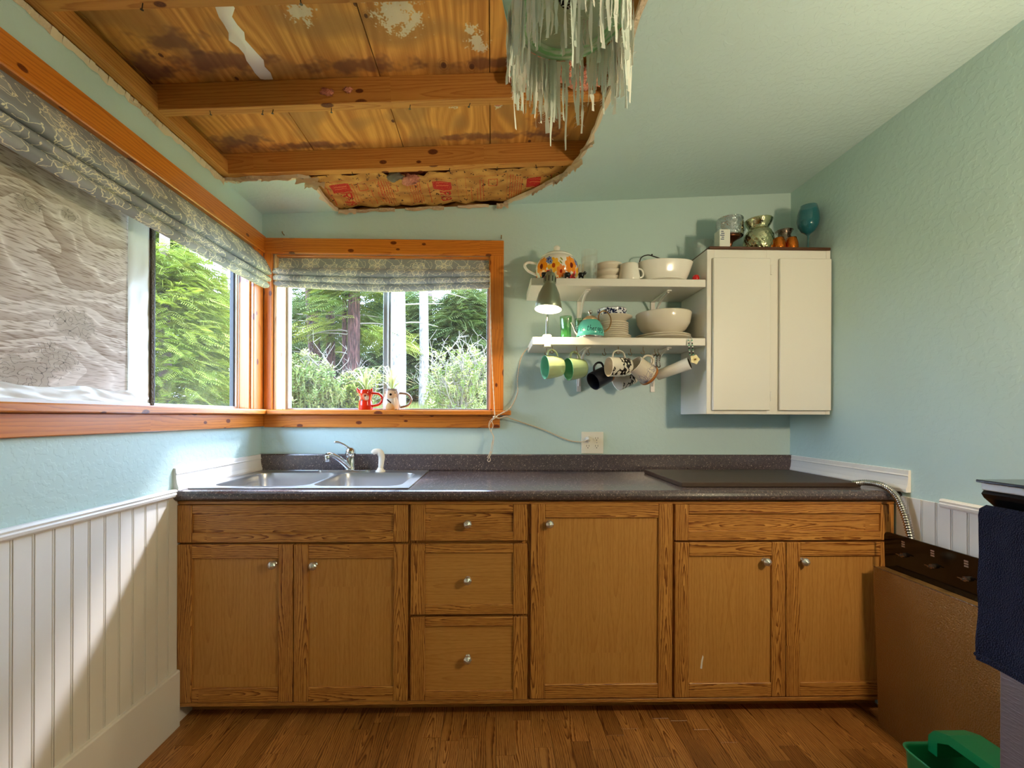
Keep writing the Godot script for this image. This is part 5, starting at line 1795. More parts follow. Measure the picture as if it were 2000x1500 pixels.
	g.tube(curve([Vector3(0.044, 0.080, 0), Vector3(0.040, 0.108, 0), Vector3(0.055, 0.130, 0), Vector3(0.078, 0.128, 0), Vector3(0.096, 0.104, 0), Vector3(0.098, 0.076, 0), Vector3(0.086, 0.048, 0), Vector3(0.063, 0.032, 0)], 5), 0.0028, 8)
	part(t, "handle", g.done(), M.brass)
	# tall stack of plates
	var ords = ["lowest", "second", "third", "fourth", "fifth", "sixth", "seventh", "eighth", "ninth"]
	var yy = y
	for k in 9:
		var r = 0.092 if k < 3 else 0.080
		solo("plate", plate_mesh(r, 0.012 if k < 3 else 0.013), M.cream, "cream plate, %s from the bottom of the tall stack" % ords[k] if k > 0 else "cream plate at the bottom of the tall stack", "plate", Vector3(0.592, yy, -2.165), "plates in the tall stack")
		yy += 0.0092 if k < 3 else 0.0104
	var deep = vessel(P2([0, 0, 0.052, 0, 0.055, 0.004, 0.074, 0.022, 0.096, 0.032]), P2([0.097, 0.034, 0.094, 0.035, 0.070, 0.025, 0.05, 0.008, 0, 0.006]), 36)
	solo("soup_plate", deep, M.cream, "wide-rimmed cream soup plate topping the tall plate stack", "plate", Vector3(0.592, yy + 0.002, -2.165))
	var bl = Image.create(512, 64, false, Image.FORMAT_RGB8)
	bl.fill(Color(0.88, 0.89, 0.92))
	var r5 := RandomNumberGenerator.new()
	r5.seed = 31
	for i in 330:
		paint_disc(bl, r5.randf() * 512, r5.randf_range(4, 60), r5.randf_range(4, 9), r5.randf_range(2.5, 4), r5.randf() * PI, Color(0.05, 0.08, 0.26))
	var blue = mat(Color(1, 1, 1), 0.15, 0, tex_of(bl))
	var bb = thing("blue_bowl", "small white bowl with dark blue pattern atop the plates", "bowl", Vector3(0.590, yy + 0.016, -2.165))
	g = G.new()
	g.lathe(P2([0.050, 0.0, 0.060, 0.008, 0.068, 0.026, 0.072, 0.056]), 36, Vector3.ZERO, 1.0, 0.0)
	part(bb, "outside", g.done(), blue)
	g = G.new()
	g.lathe(P2([0.072, 0.056, 0.0715, 0.058, 0.069, 0.056, 0.064, 0.026, 0.052, 0.008, 0, 0.006]), 36)
	part(bb, "inside", g.done(), M.navy)
	# big bowl on two plates
	for k in 2:
		solo("dinner_plate", plate_mesh(0.134 - 0.004 * k, 0.016), M.cream, ["lower of two large cream plates under the big bowl", "upper of two large cream plates under the big bowl"][k], "plate", Vector3(0.832, y + k * 0.011, -2.138), "large plates under the big bowl")
	solo("serving_bowl", vessel(P2([0, 0, 0.070, 0, 0.074, 0.004, 0.104, 0.024, 0.122, 0.055, 0.130, 0.100]), P2([0.129, 0.104, 0.126, 0.102, 0.117, 0.056, 0.098, 0.026, 0.066, 0.010, 0, 0.008]), 44), M.cream, "big cream serving bowl at the right of the lower shelf", "bowl", Vector3(0.836, y + 0.034, -2.138))

# ------------------------------------------------------------------ mugs on hooks
# a mug whose mouth looks along open, hung by its handle; at is the middle of its body
func mug(label, at, open: Vector3, up: Vector3, length, r0, r1, m, m_in, group = "", m_foot = null):
	var t = thing("mug", label, "mug", at, group)
	var y = open.normalized()
	var x = (up - y * up.dot(y)).normalized()
	var bs = Basis(x, y, x.cross(y))
	t.transform = Transform3D(bs, at)
	var h = length * 0.5
	var g := G.new()
	g.lathe(P2([r0 * 0.86, -h + 0.001, r0 * 0.97, -h + 0.006, lerpf(r0, r1, 0.35), -h * 0.35, lerpf(r0, r1, 0.8), h * 0.35, r1, h]), 32, Vector3.ZERO, 1.0, 0.0, PI * 0.5)
	part(t, "body", g.done(), m)
	g = G.new()
	g.lathe(P2([r1, h, r1 - 0.0012, h + 0.0015, r1 - 0.0035, h, lerpf(r0, r1, 0.6) - 0.004, 0.0, r0 * 0.9, -h + 0.010, 0, -h + 0.008]), 32)
	part(t, "inside", g.done(), m_in)
	g = G.new()
	g.lathe(P2([0, -h, r0 * 0.86, -h, r0 * 0.86, -h, r0 * 0.88, -h + 0.001] if m_foot == null else [0, -h - 0.001, r0 * 0.90, -h - 0.001, r0 * 0.99, -h + 0.004, r0 * 1.015, -h + 0.014, r0 * 0.98, -h + 0.0145]), 32)
	part(t, "foot", g.done(), m if m_foot == null else m_foot)
	handle(t, Vector3(r1 * 0.95, h * 0.62, 0), Vector3(r0 * 0.93, -h * 0.55, 0), Vector3(0.034, 0, 0), 0.0052, m if m_foot == null else m_in)
	return t

func hanging_things():
	var g
	var grp = "mugs hanging under the lower shelf"
	mug("pale green mug hanging leftmost under the shelf", Vector3(0.288, 1.392, -2.06), Vector3(-0.95, -0.06, 0.24), Vector3(-0.04, 1, 0.0), 0.088, 0.044, 0.056, M.green_glaze, M.green_in, grp)
	mug("darker olive green mug hanging second from the left", Vector3(0.396, 1.385, -2.065), Vector3(-0.93, -0.10, 0.28), Vector3(0.0, 1, 0.0), 0.086, 0.043, 0.053, M.green_glaze2, M.green_in, grp)
	mug("dark navy mug hanging behind the black-flowered one", Vector3(0.530, 1.352, -2.13), Vector3(-0.80, -0.42, 0.35), Vector3(0.35, 1, 0.0), 0.105, 0.043, 0.045, M.navy, M.navy, grp, M.tan_glaze)
	# black scrolls on white
	var im = Image.create(512, 256, false, Image.FORMAT_RGB8)
	im.fill(Color(0.88, 0.86, 0.80))
	var r := RandomNumberGenerator.new()
	r.seed = 8
	var ink = Color(0.09, 0.07, 0.07)
	for i in 16:
		var c = Vector2(i * 32 + r.randf_range(-8, 8), r.randf_range(40, 216))
		var a = r.randf() * TAU
		var pts = []
		for s in 16:
			a += 0.30
			c += Vector2.from_angle(a) * (15.0 - s * 0.6)
			pts.append(Vector2(fposmod(c.x, 512), clampf(c.y, 6, 250)))
			if s > 0 and absf(pts[s].x - pts[s - 1].x) < 200:
				paint_line(im, [pts[s - 1], pts[s]], 11.0 - s * 0.5, ink)
			if s % 4 == 1:
				paint_disc(im, c.x, clampf(c.y, 12, 240), 15, 6, a + 1.2, ink)
		if i % 3 == 0:
			paint_flower(im, c.x, clampf(c.y, 34, 220), 34, 6, ink, Color(0.8, 0.78, 0.72), a)
	var scroll = mat(Color(1, 1, 1), 0.2, 0, tex_of(im))
	mug("white mug with black scrolling flowers, in the middle of the row", Vector3(0.597, 1.394, -2.058), Vector3(-0.96, -0.02, 0.20), Vector3(0.0, 1, 0.0), 0.108, 0.043, 0.046, scroll, M.cream, grp)
	mug("black-flowered mug half hidden behind the leaf-drawn one", Vector3(0.672, 1.352, -2.205), Vector3(-0.75, -0.30, 0.2), Vector3(0.35, 1, 0.0), 0.10, 0.042, 0.046, scroll, M.cream, grp)
	# fine leaf drawing on cream
	im = Image.create(512, 256, false, Image.FORMAT_RGB8)
	im.fill(Color(0.86, 0.81, 0.74))
	var line = Color(0.46, 0.44, 0.52)
	for k in 3:
		var cx = 90 + k * 170
		for i in 9:
			var a = -PI / 2 + (i - 4) * 0.36
			var b = Vector2(cx, 215)
			var tip = b + Vector2.from_angle(a) * (120 if i % 2 == 0 else 88)
			var sd = (tip - b).orthogonal() * 0.16
			var pts = []
			for s in 13:
				var q = s / 12.0
				pts.append(b.lerp(tip, q) + sd * sin(q * PI))
			for s in 13:
				var q = 1.0 - s / 12.0
				pts.append(b.lerp(tip, q) - sd * sin(q * PI))
			paint_line(im, pts, 3.0, line)
			paint_disc(im, tip.x, tip.y - 14, 3, 3, 0, line)
	var leafy = mat(Color(1, 1, 1), 0.25, 0, tex_of(im))
	mug("cream mug with fine leaf drawing and a tan foot, rightmost mug", Vector3(0.708, 1.378, -2.06), Vector3(-0.80, 0.52, 0.25), Vector3(0.35, 1, 0.0), 0.104, 0.052, 0.044, leafy, M.cream, grp, M.tan_glaze)
	# bracelets on a hook
	for k in 2:
		g = G.new()
		var beads = []
		for i in 22:
			var a = TAU * i / 22.0
			var p = Vector3(0.009 * sin(a) + 0.002 * sin(a * 3.0), -0.030 + 0.030 * cos(a), 0.006 * cos(a * 2.0))
			g.lathe(P2([0, -0.003, 0.0022, -0.002, 0.003, 0, 0.0022, 0.002, 0, 0.003]), 6, p)
		solo("bead_bracelet", g.done(), [M.nail, M.pewter][k], ["dark bead bracelet, left of two on one hook", "grey bead bracelet, right of two on one hook"][k], "bracelet", Vector3(0.786 + 0.016 * k, 1.458, -2.107), "bead bracelets under the shelf")
	# white cylinder hanging aslant, open end dark
	var t = thing("ceramic_scoop", "white tube-shaped scoop hanging aslant with a dark open end", "scoop", Vector3(0.852, 1.383, -2.06))
	var d = Vector3(0.125, 0.052, 0.085).normalized()
	t.transform.basis = Basis(d.cross(Vector3.UP).normalized(), d, d.cross(Vector3.UP).normalized().cross(d))
	g = G.new()
	g.lathe(P2([0, -0.078, 0.020, -0.078, 0.024, -0.074, 0.026, 0.0, 0.029, 0.076, 0.029, 0.078, 0.026, 0.078]), 24)
	part(t, "body", g.done(), M.china)
	g = G.new()
	g.lathe(P2([0.026, 0.078, 0.023, 0.0, 0.020, -0.060, 0, -0.062]), 24)
	part(t, "inside", g.done(), mat(Color(0.16, 0.10, 0.06), 0.3))
	# bead strand with a shell flower
	t = thing("bead_strand", "strand of beads with a cream flower hung on the shelf edge", "ornament", Vector3(0.907, 1.515, -2.004))
	for sgn in [-1.0, 1.0]:
		for i in 10:
			var c = [M.green_in, M.china, M.black_plastic, M.china, M.teal_bead][i % 5] if M.has("teal_bead") else [M.green_in, M.china, M.black_plastic][i % 3]
			g = G.new()
			var p = Vector3(sgn * 0.008 + 0.003 * i / 10.0, -0.004 - i * 0.0074, 0.004 + 0.001 * i)
			g.lathe(P2([0, -0.0035, 0.0025, -0.0028, 0.0037, 0, 0.0025, 0.0028, 0, 0.0035]), 8, p)
			part(t, "bead", g.done(), c)
	for sgn in [-1.0, 1.0]:
		g = G.new()
		g.tube(curve([Vector3(sgn * 0.008, -0.002, 0.004), Vector3(sgn * 0.010, 0.010, 0.001), Vector3(sgn * 0.004, 0.014, 0.0), Vector3(sgn * 0.0035, 0.004, 0.0)], 4), 0.0009, 5)
		part(t, "clip", g.done(), M.chrome)
	for i in 5:
		var a = TAU * i / 5.0
		g = G.new()
		var rows = []
		for k in 6:
			var row = []
			for j in 5:
				var v = k / 5.0
				var w = sin(pow(v, 0.7) * PI * 0.93 + 0.05) * 0.0125
				var q = Vector2(v * 0.023, (j / 4.0 - 0.5) * 2.0 * w).rotated(a)
				row.append(Vector3(q.x, q.y, 0.004 * sin(v * 2.5) - 0.002 * absf(j / 4.0 - 0.5)))
			rows.append(row)
		g.grid(rows)
		part(t, "petal", g.done(), mat(Color(0.93, 0.88, 0.66), 0.35), Transform3D(Basis(Vector3.RIGHT, -0.1), Vector3(0.013, -0.094, 0.022)))
	g = G.new()
	g.lathe(P2([0, -0.004, 0.004, -0.003, 0.004, 0.002, 0, 0.004]), 8, Vector3(0.013, -0.094, 0.027))
	part(t, "flower_heart", g.done(), M.brass)

# ------------------------------------------------------------------ on top of the wall cabinet
func cabinet_top_things():
	var y = 1.9433
	var g
	# white box
	var t = thing("small_box", "small white box with blue print at the left of the cabinet top", "box", Vector3(1.085, y, -2.06))
	g = G.new()
	g.box(Vector3(0, 0.047, 0), Vector3(0.050, 0.094, 0.05), 0.001)
	part(t, "carton", g.done(), mat(Color(0.86, 0.87, 0.83), 0.5))
	g = G.new()
	for i in 5:
		g.box(Vector3(-0.012 + 0.002 * (i % 2), 0.084 - i * 0.009, 0.0252), Vector3(0.012 + 0.004 * (i % 3), 0.004, 0.0004), 0.0)
	part(t, "print", g.done(), mat(Color(0.20, 0.28, 0.42), 0.6))
	# clear glass dish behind
	g = G.new()
	g.lathe(P2([0, 0, 0.045, 0, 0.048, 0.003, 0.060, 0.085, 0.060, 0.088, 0.058, 0.088, 0.045, 0.006, 0, 0.005]), 32)
	solo("glass_dish", g.done(), M.clear, "clear glass bowl behind the small white box", "bowl", Vector3(1.045, y, -2.19))
	# mercury glass goblet
	t = thing("candle_goblet", "silver mercury-glass candle holder on a bronze foot", "candle holder", Vector3(1.156, y, -2.125))
	g = G.new()
	g.lathe(P2([0, 0, 0.036, 0, 0.038, 0.004, 0.020, 0.012, 0.010, 0.026, 0.010, 0.050, 0.016, 0.068, 0.040, 0.084, 0.052, 0.092, 0.030, 0.094, 0, 0.094]), 28)
	part(t, "foot", g.done(), M.bronze)
	g = G.new()
	var cup = []
	for i in 17:
		var ring = []
		for j in 61:
			var a = TAU * j / 60.0
			var yy = lerpf(0.094, 0.180, i / 16.0)
			var dent = 0.0035 * n2(a * 7.0, yy * 130.0) + 0.0025 * n2(cos(a) * 16.0 + 5.0, sin(a) * 16.0 + yy * 90.0)
			ring.append(Vector3(cos(a), 0, sin(a)) * (0.059 + (dent if i > 0 and i < 16 else 0.0)) + Vector3(0, yy, 0))
		ring[60] = ring[0]
		cup.append(ring)
	g.grid(cup)
	g.lathe(P2([0.059, 0.180, 0.057, 0.1815, 0.055, 0.180, 0.055, 0.098, 0, 0.096]), 40)
	part(t, "cup", g.done(), M.mercury)
	# diamond-quilted vase with a flared neck
	t = thing("mercury_vase", "pale gold mercury-glass vase with flared neck and quilted body", "vase", Vector3(1.284, y, -2.10))
	g = G.new()
	var rings = []
	var prof = P2([0.0, 0.0, 0.042, 0.0, 0.052, 0.006, 0.062, 0.034, 0.066, 0.062, 0.062, 0.092, 0.052, 0.112, 0.044, 0.122, 0.046, 0.132, 0.056, 0.150, 0.061, 0.166, 0.058, 0.167, 0.050, 0.148, 0.040, 0.122, 0.0, 0.120])
	var fine = []
	for i in prof.size() - 1:
		for s in 4:
			fine.append(prof[i].lerp(prof[i + 1], s / 4.0))
	fine.append(prof[-1])
	for p in fine:
		var ring = []
		for i in 73:
			var a = TAU * i / 72.0
			var q = p.x
			if p.y > 0.006 and p.y < 0.112 and p.x > 0.05:
				q += 0.0022 * (absf(sin(a * 9.0 + p.y * 90.0)) + absf(sin(a * 9.0 - p.y * 90.0)) - 1.2)
			ring.append(Vector3(cos(a) * q, p.y, sin(a) * q))
		rings.append(ring)
	g.grid(rings)
	part(t, "body", g.done(), M.mercury_gold)
	# low dark bowl between goblet and vase
	solo("bronze_bowl", vessel(P2([0, 0, 0.02, 0, 0.03, 0.01, 0.042, 0.04, 0.044, 0.062]), P2([0.042, 0.062, 0.03, 0.014, 0, 0.01])), M.pewter, "low dark bowl between goblet and quilted vase", "bowl", Vector3(1.215, y, -2.225))
	# clear tumbler
	g = G.new()
	g.lathe(P2([0, 0, 0.022, 0, 0.023, 0.002, 0.029, 0.118, 0.029, 0.122, 0.0275, 0.122, 0.022, 0.006, 0, 0.005]), 26)
	solo("glass_tumbler", g.done(), M.clear, "clear glass tumbler behind the copper votives", "glass", Vector3(1.372, y, -2.14))
	# copper votives
	for k in 2:
		solo("copper_votive", vessel(P2([0, 0, 0.018, 0, 0.024, 0.006, 0.029, 0.028, 0.028, 0.050, 0.022, 0.070, 0.021, 0.076]), P2([0.0195, 0.076, 0.026, 0.05, 0.022, 0.01, 0, 0.006])), M.copper, ["copper votive cup, left of the pair on the cabinet", "copper votive cup, right of the pair on the cabinet"][k], "candle holder", Vector3([1.374, 1.432][k], y, [-2.085, -2.08][k]), "copper votive cups")
	# pewter vase, dark jug, wine glass
	solo("pewter_vase", vessel(P2([0, 0, 0.022, 0, 0.024, 0.004, 0.020, 0.02, 0.028, 0.05, 0.035, 0.08, 0.034, 0.10, 0.028, 0.114, 0.030, 0.124, 0.040, 0.140]), P2([0.0385, 0.141, 0.027, 0.124, 0.025, 0.112, 0.03, 0.08, 0, 0.04])), M.pewter, "squat pewter vase with a flared lip behind the votives", "vase", Vector3(1.446, y, -2.155))
	t = thing("dark_jug", "small dark metal jug with a handle beside the wine glass", "jug", Vector3(1.488, y, -2.215))
	g = G.new()
	g.lathe(P2([0, 0, 0.030, 0, 0.031, 0.003, 0.030, 0.09, 0.027, 0.112, 0.029, 0.122, 0.027, 0.122, 0.024, 0.11, 0.027, 0.01, 0, 0.008]), 24)
	part(t, "body", g.done(), M.bronze)
	handle(t, Vector3(0.027, 0.105, 0), Vector3(0.030, 0.04, 0), Vector3(0.026, 0.008, 0), 0.004, M.bronze)
	t = thing("wine_glass", "teal balloon wine glass at the right end of the cabinet top", "wine glass", Vector3(1.512, y, -2.08))
	g = G.new()
	g.lathe(P2([0, 0, 0.034, 0, 0.035, 0.002, 0.012, 0.006, 0.0045, 0.014, 0.0035, 0.06, 0.004, 0.086, 0.010, 0.094, 0.028, 0.108, 0.042, 0.132, 0.047, 0.158, 0.045, 0.19, 0.037, 0.228, 0.0355, 0.2285, 0.0435, 0.19, 0.0455, 0.158, 0.0405, 0.133, 0.027, 0.110, 0.008, 0.098, 0, 0.097]), 36)
	part(t, "glass", g.done(), M.teal_glass)

# ------------------------------------------------------------------ the sill
func spider_plant(label, at, seed_, height, reach):
	var r := RandomNumberGenerator.new()
	r.seed = seed_
	var t = thing("spider_plant", label, "plant", at, "spider plants on the window sill")
	for i in 20:
		var a = TAU * i / 20.0 + r.randf_range(-0.3, 0.3)
		var l = r.randf_range(0.55, 1.0) * reach
		var hgt = r.randf_range(0.35, 1.0) * height
		var dir = Vector3(cos(a), 0, sin(a) * 0.45)
		var side = Vector3(-dir.z, 0, dir.x).normalized()
		var rows = []
		for k in 11:
			var s = k / 10.0
			var p = dir * l * (s * 0.35 + s * s * 0.65) + Vector3(0, hgt * sin(minf(s * 1.15, 1.0) * PI * 0.5) - (maxf(0.0, s - 0.5) ** 2) * hgt * 1.4, 0)
			var w = 0.0058 * sin(PI * (0.12 + 0.86 * s)) + 0.0004
			rows.append([p - side * w + Vector3(0, 0.0012, 0), p, p + side * w + Vector3(0, 0.0012, 0)])
		var g := G.new()
		g.grid(rows)
		part(t, "leaf", g.done(), M.spider)
	return t

func sill_plants():
	var y = 1.1905
	var g
	# fox mug
	var im = Image.create(256, 128, false, Image.FORMAT_RGB8)
	var red = Color(0.80, 0.16, 0.05)
	im.fill(red)
	var w = Color(0.86, 0.80, 0.72)
	# u = 0.5 looks at the room
	for s in [-1, 1]:
		paint_disc(im, 128 + s * 26, 36, 24, 17, s * 0.25, Color(0.82, 0.50, 0.36))
		paint_disc(im, 128 + s * 34, 40, 15, 10, 0, w)
		paint_disc(im, 128 + s * 22, 30, 4, 4, 0, Color(0.06, 0.04, 0.04))
	paint_disc(im, 128, 52, 6, 5, 0, Color(0.06, 0.04, 0.04))
	paint_flower(im, 84, 84, 17, 8, Color(0.92, 0.66, 0.12), Color(0.20, 0.10, 0.04))
	paint_disc(im, 88, 112, 9, 4, 0.4, Color(0.35, 0.45, 0.15))
	var foxm = mat(Color(1, 1, 1), 0.15, 0, tex_of(im))
	var t = thing("mug_planter", "orange-red fox-faced mug planter on the sill", "mug", Vector3(-0.658, y, -2.305), "mug planters on the sill")
	g = G.new()
	g.lathe(P2([0, 0, 0.033, 0, 0.036, 0.004, 0.035, 0.03, 0.030, 0.062, 0.035, 0.075, 0.036, 0.096, 0.033, 0.105]), 32, Vector3.ZERO, 1.0, 0.0, -PI / 2)
	part(t, "body", g.done(), foxm, Transform3D(Basis(Vector3.UP, -0.35), Vector3.ZERO))
	g = G.new()
	g.lathe(P2([0.033, 0.105, 0.030, 0.105, 0.030, 0.09, 0, 0.088]), 24)
	part(t, "soil", g.done(), M.soil)
	for s in [-1, 1]:
		g = G.new()
		g.tube([Vector3(s * 0.030, 0.092, 0.014), Vector3(s * 0.036, 0.104, 0.014), Vector3(s * 0.040, 0.114, 0.013)], [0.011, 0.008, 0.001], 8)
		part(t, "ear", g.done(), mat(red, 0.15))
	handle(t, Vector3(0.031, 0.088, 0), Vector3(0.034, 0.020, 0), Vector3(0.055, 0.004, 0), 0.0065, mat(red, 0.15))
	spider_plant("spider plant growing in the orange-red fox mug", Vector3(-0.658, y + 0.089, -2.305), 3, 0.145, 0.145)
	# hedgehog mug
	im = Image.create(256, 128, false, Image.FORMAT_RGB8)
	im.fill(Color(0.55, 0.49, 0.43))
	for i in 160:
		paint_disc(im, rng.randi() % 256, rng.randi() % 128, 4, 1.4, 1.3, Color(0.42, 0.36, 0.31))
	paint_disc(im, 128, 78, 44, 62, 0, Color(0.83, 0.79, 0.73))
	paint_disc(im, 128, 96, 22, 34, 0, Color(0.82, 0.66, 0.45))
	paint_disc(im, 128, 26, 34, 18, 0, Color(0.80, 0.66, 0.52))
	paint_disc(im, 131, 26, 6, 5, 0, Color(0.07, 0.05, 0.05))
	for s in [-1, 1]:
		paint_disc(im, 128 + s * 26, 19, 3, 3, 0, Color(0.06, 0.05, 0.05))
		paint_disc(im, 128 + s * 28, 104, 11, 15, 0.3 * s, Color(0.38, 0.45, 0.58))
	for i in 8:
		paint_disc(im, 118 + i * 2, 50 + i * 1.6, 7.0 - i * 0.6, 3.0, 0.6, Color(0.24, 0.13, 0.10))
	var hog = mat(Color(1, 1, 1), 0.18, 0, tex_of(im))
	t = thing("mug_planter", "grey-brown hedgehog-shaped mug planter on the sill", "mug", Vector3(-0.520, y, -2.295), "mug planters on the sill")
	g = G.new()
	g.lathe(P2([0, 0, 0.040, 0, 0.045, 0.005, 0.0475, 0.03, 0.044, 0.07, 0.041, 0.092, 0.038, 0.106, 0.036, 0.109]), 32, Vector3.ZERO, 1.0, 0.0, -PI / 2)
	part(t, "body", g.done(), hog)
	g = G.new()
	g.lathe(P2([0.036, 0.109, 0.033, 0.108, 0.033, 0.09, 0, 0.088]), 24)
	part(t, "soil", g.done(), M.soil)
	handle(t, Vector3(0.040, 0.088, 0), Vector3(0.044, 0.014, 0), Vector3(0.058, 0.004, 0), 0.0062, mat(Color(0.50, 0.42, 0.36), 0.2))
	spider_plant("spider plant growing in the grey-brown hedgehog mug", Vector3(-0.520, y + 0.089, -2.295), 12, 0.165, 0.150)

# ------------------------------------------------------------------ cords and the socket
func twisted(pts, r, pitch):
	var fine = curve(pts, 14)
	var g := G.new()
	for s in 2:
		var path = []
		var run = 0.0
		for i in fine.size():
			var d = (fine[mini(i + 1, fine.size() - 1)] - fine[maxi(i - 1, 0)]).normalized()
			var x = d.cross(Vector3.BACK).normalized()
			var yv = x.cross(d)
			if i > 0:
				run += fine[i].distance_to(fine[i - 1])
			var a = run / pitch * TAU + s * PI
			path.append(fine[i] + (x * cos(a) + yv * sin(a)) * r * 0.8)
		g.tube(path, r, 6)
	return g.done()

func cords():
	var g
	# socket plate with four outlets
	var t = thing("wall_socket", "square cream socket plate with four outlets on the back wall", "outlet", Vector3(0.521, 0.968, ZB))
	g = G.new()
	g.bx(Vector3(0.4635, 0.968, ZB + 0.0005), Vector3(0.579, 1.081, ZB + 0.0065), 0.002)
	wpart(t, "plate", g.done(), M.plastic)
	for i in 2:
		for j in 2:
			var c = Vector3(0.497 + 0.046 * i, 1.004 + 0.040 * j, ZB + 0.0065)
			g = G.new()
			var pts = []
			for k in 20:
				var a = TAU * k / 20.0
				pts.append(Vector2(c.x + 0.0165 * cos(a), c.y + clampf(0.0165 * sin(a), -0.0135, 0.0135)))
			g.prism(PackedVector2Array(pts), XY, c.z - 0.001, c.z + 0.0018)
			var o = wpart(t, "outlet", g.done(), M.plastic)
			g = G.new()
			for sx in [-0.0062, 0.0062]:
				g.bx(Vector3(c.x + sx - 0.001, c.y, c.z + 0.0012), Vector3(c.x + sx + 0.001, c.y + 0.009, c.z + 0.0021), 0.0)
			g.tube([c + Vector3(0, -0.006, 0.001), c + Vector3(0, -0.006, 0.0022)], 0.0024, 8)
			part(o, "slot", g.done(), M.dark)
	g = G.new()
	for x in [0.498, 0.544]:
		g.tube([Vector3(x, 1.0245, ZB + 0.006), Vector3(x, 1.0245, ZB + 0.0075)], 0.0028, 8)
	wpart(t, "screw", g.done(), M.steel)
	# lamp flex: shelf end, down the wall, over the sill end and across to the socket
	t = thing("lamp_cord", "twisted pale lamp cord looped over the sill end to the socket", "cord", Vector3(0.13, 1.2, -2.26))
	var pts = [Vector3(0.236, 1.487, -2.045), Vector3(0.205, 1.500, -2.15), Vector3(0.180, 1.505, -2.24), Vector3(0.146, 1.455, -2.255), Vector3(0.131, 1.352, -2.262), Vector3(0.131, 1.287, -2.262), Vector3(0.112, 1.235, -2.245), Vector3(0.085, 1.196, -2.215), Vector3(0.050, 1.176, -2.214), Vector3(0.020, 1.157, -2.214), Vector3(0.038, 1.150, -2.214), Vector3(0.072, 1.159, -2.216), Vector3(0.100, 1.148, -2.24), Vector3(0.156, 1.128, -2.262), Vector3(0.262, 1.093, -2.266), Vector3(0.354, 1.053, -2.266), Vector3(0.408, 1.034, -2.262), Vector3(0.462, 1.030, -2.255), Vector3(0.489, 1.041, -2.247)]
	wpart(t, "flex", twisted(pts, 0.0021, 0.030), M.cord)
	g = G.new()
	g.lathe(P2([0, 0, 0.013, 0, 0.0145, 0.004, 0.013, 0.018, 0.007, 0.028, 0, 0.029]), 16)
	part(t, "plug", g.done(), M.plastic, Transform3D(Basis(Vector3.RIGHT, PI / 2), Vector3(0.497, 1.044, -2.272) - t.position))
	# blind cord, tied up and hanging past the sill
	t = thing("blind_cord", "cream blind cord hanging knotted past the right end of the sill", "cord", Vector3(0.0, 1.2, -2.21))
	wpart(t, "cord", twisted([Vector3(-0.013, 1.885, -2.238), Vector3(-0.012, 1.845, -2.215), Vector3(-0.004, 1.50, -2.210), Vector3(0.012, 1.196, -2.206), Vector3(0.016, 1.160, -2.206)], 0.0018, 0.05), M.cord)
	for k in 3:
		var o = Vector3(0.006 * (k - 1), 0, 0.003 * k)
		g = G.new()
		var loop = [Vector3(0.020, 1.158, -2.210), Vector3(0.000, 1.140, -2.212), Vector3(-0.010 + 0.016 * (k % 2), 1.112, -2.214), Vector3(-0.004, 1.085, -2.216), Vector3(0.006, 1.055, -2.220), Vector3(-0.001, 1.02, -2.222), Vector3(-0.008, 0.975, -2.224), Vector3(-0.016, 0.950, -2.226)]
		for i in loop.size():
			loop[i] += o * (0.3 + sin(i * 1.1 + k))
		if k == 1:
			loop += [Vector3(-0.022, 0.937, -2.226), Vector3(-0.014, 0.930, -2.226), Vector3(-0.007, 0.940, -2.226), Vector3(-0.012, 0.953, -2.226)]
		g.tube(curve(loop, 6), 0.0018, 6)
		wpart(t, "loop", g.done(), M.cord)
	g = G.new()
	g.lathe(P2([0, -0.006, 0.004, -0.004, 0.006, 0, 0.004, 0.004, 0, 0.006]), 8, Vector3(0.010, 1.156, -2.207))
	g.lathe(P2([0, -0.005, 0.003, -0.003, 0.004, 0, 0.003, 0.003, 0, 0.005]), 8, Vector3(-0.006, 0.978, -2.223))
	wpart(t, "knot", g.done(), M.cord)

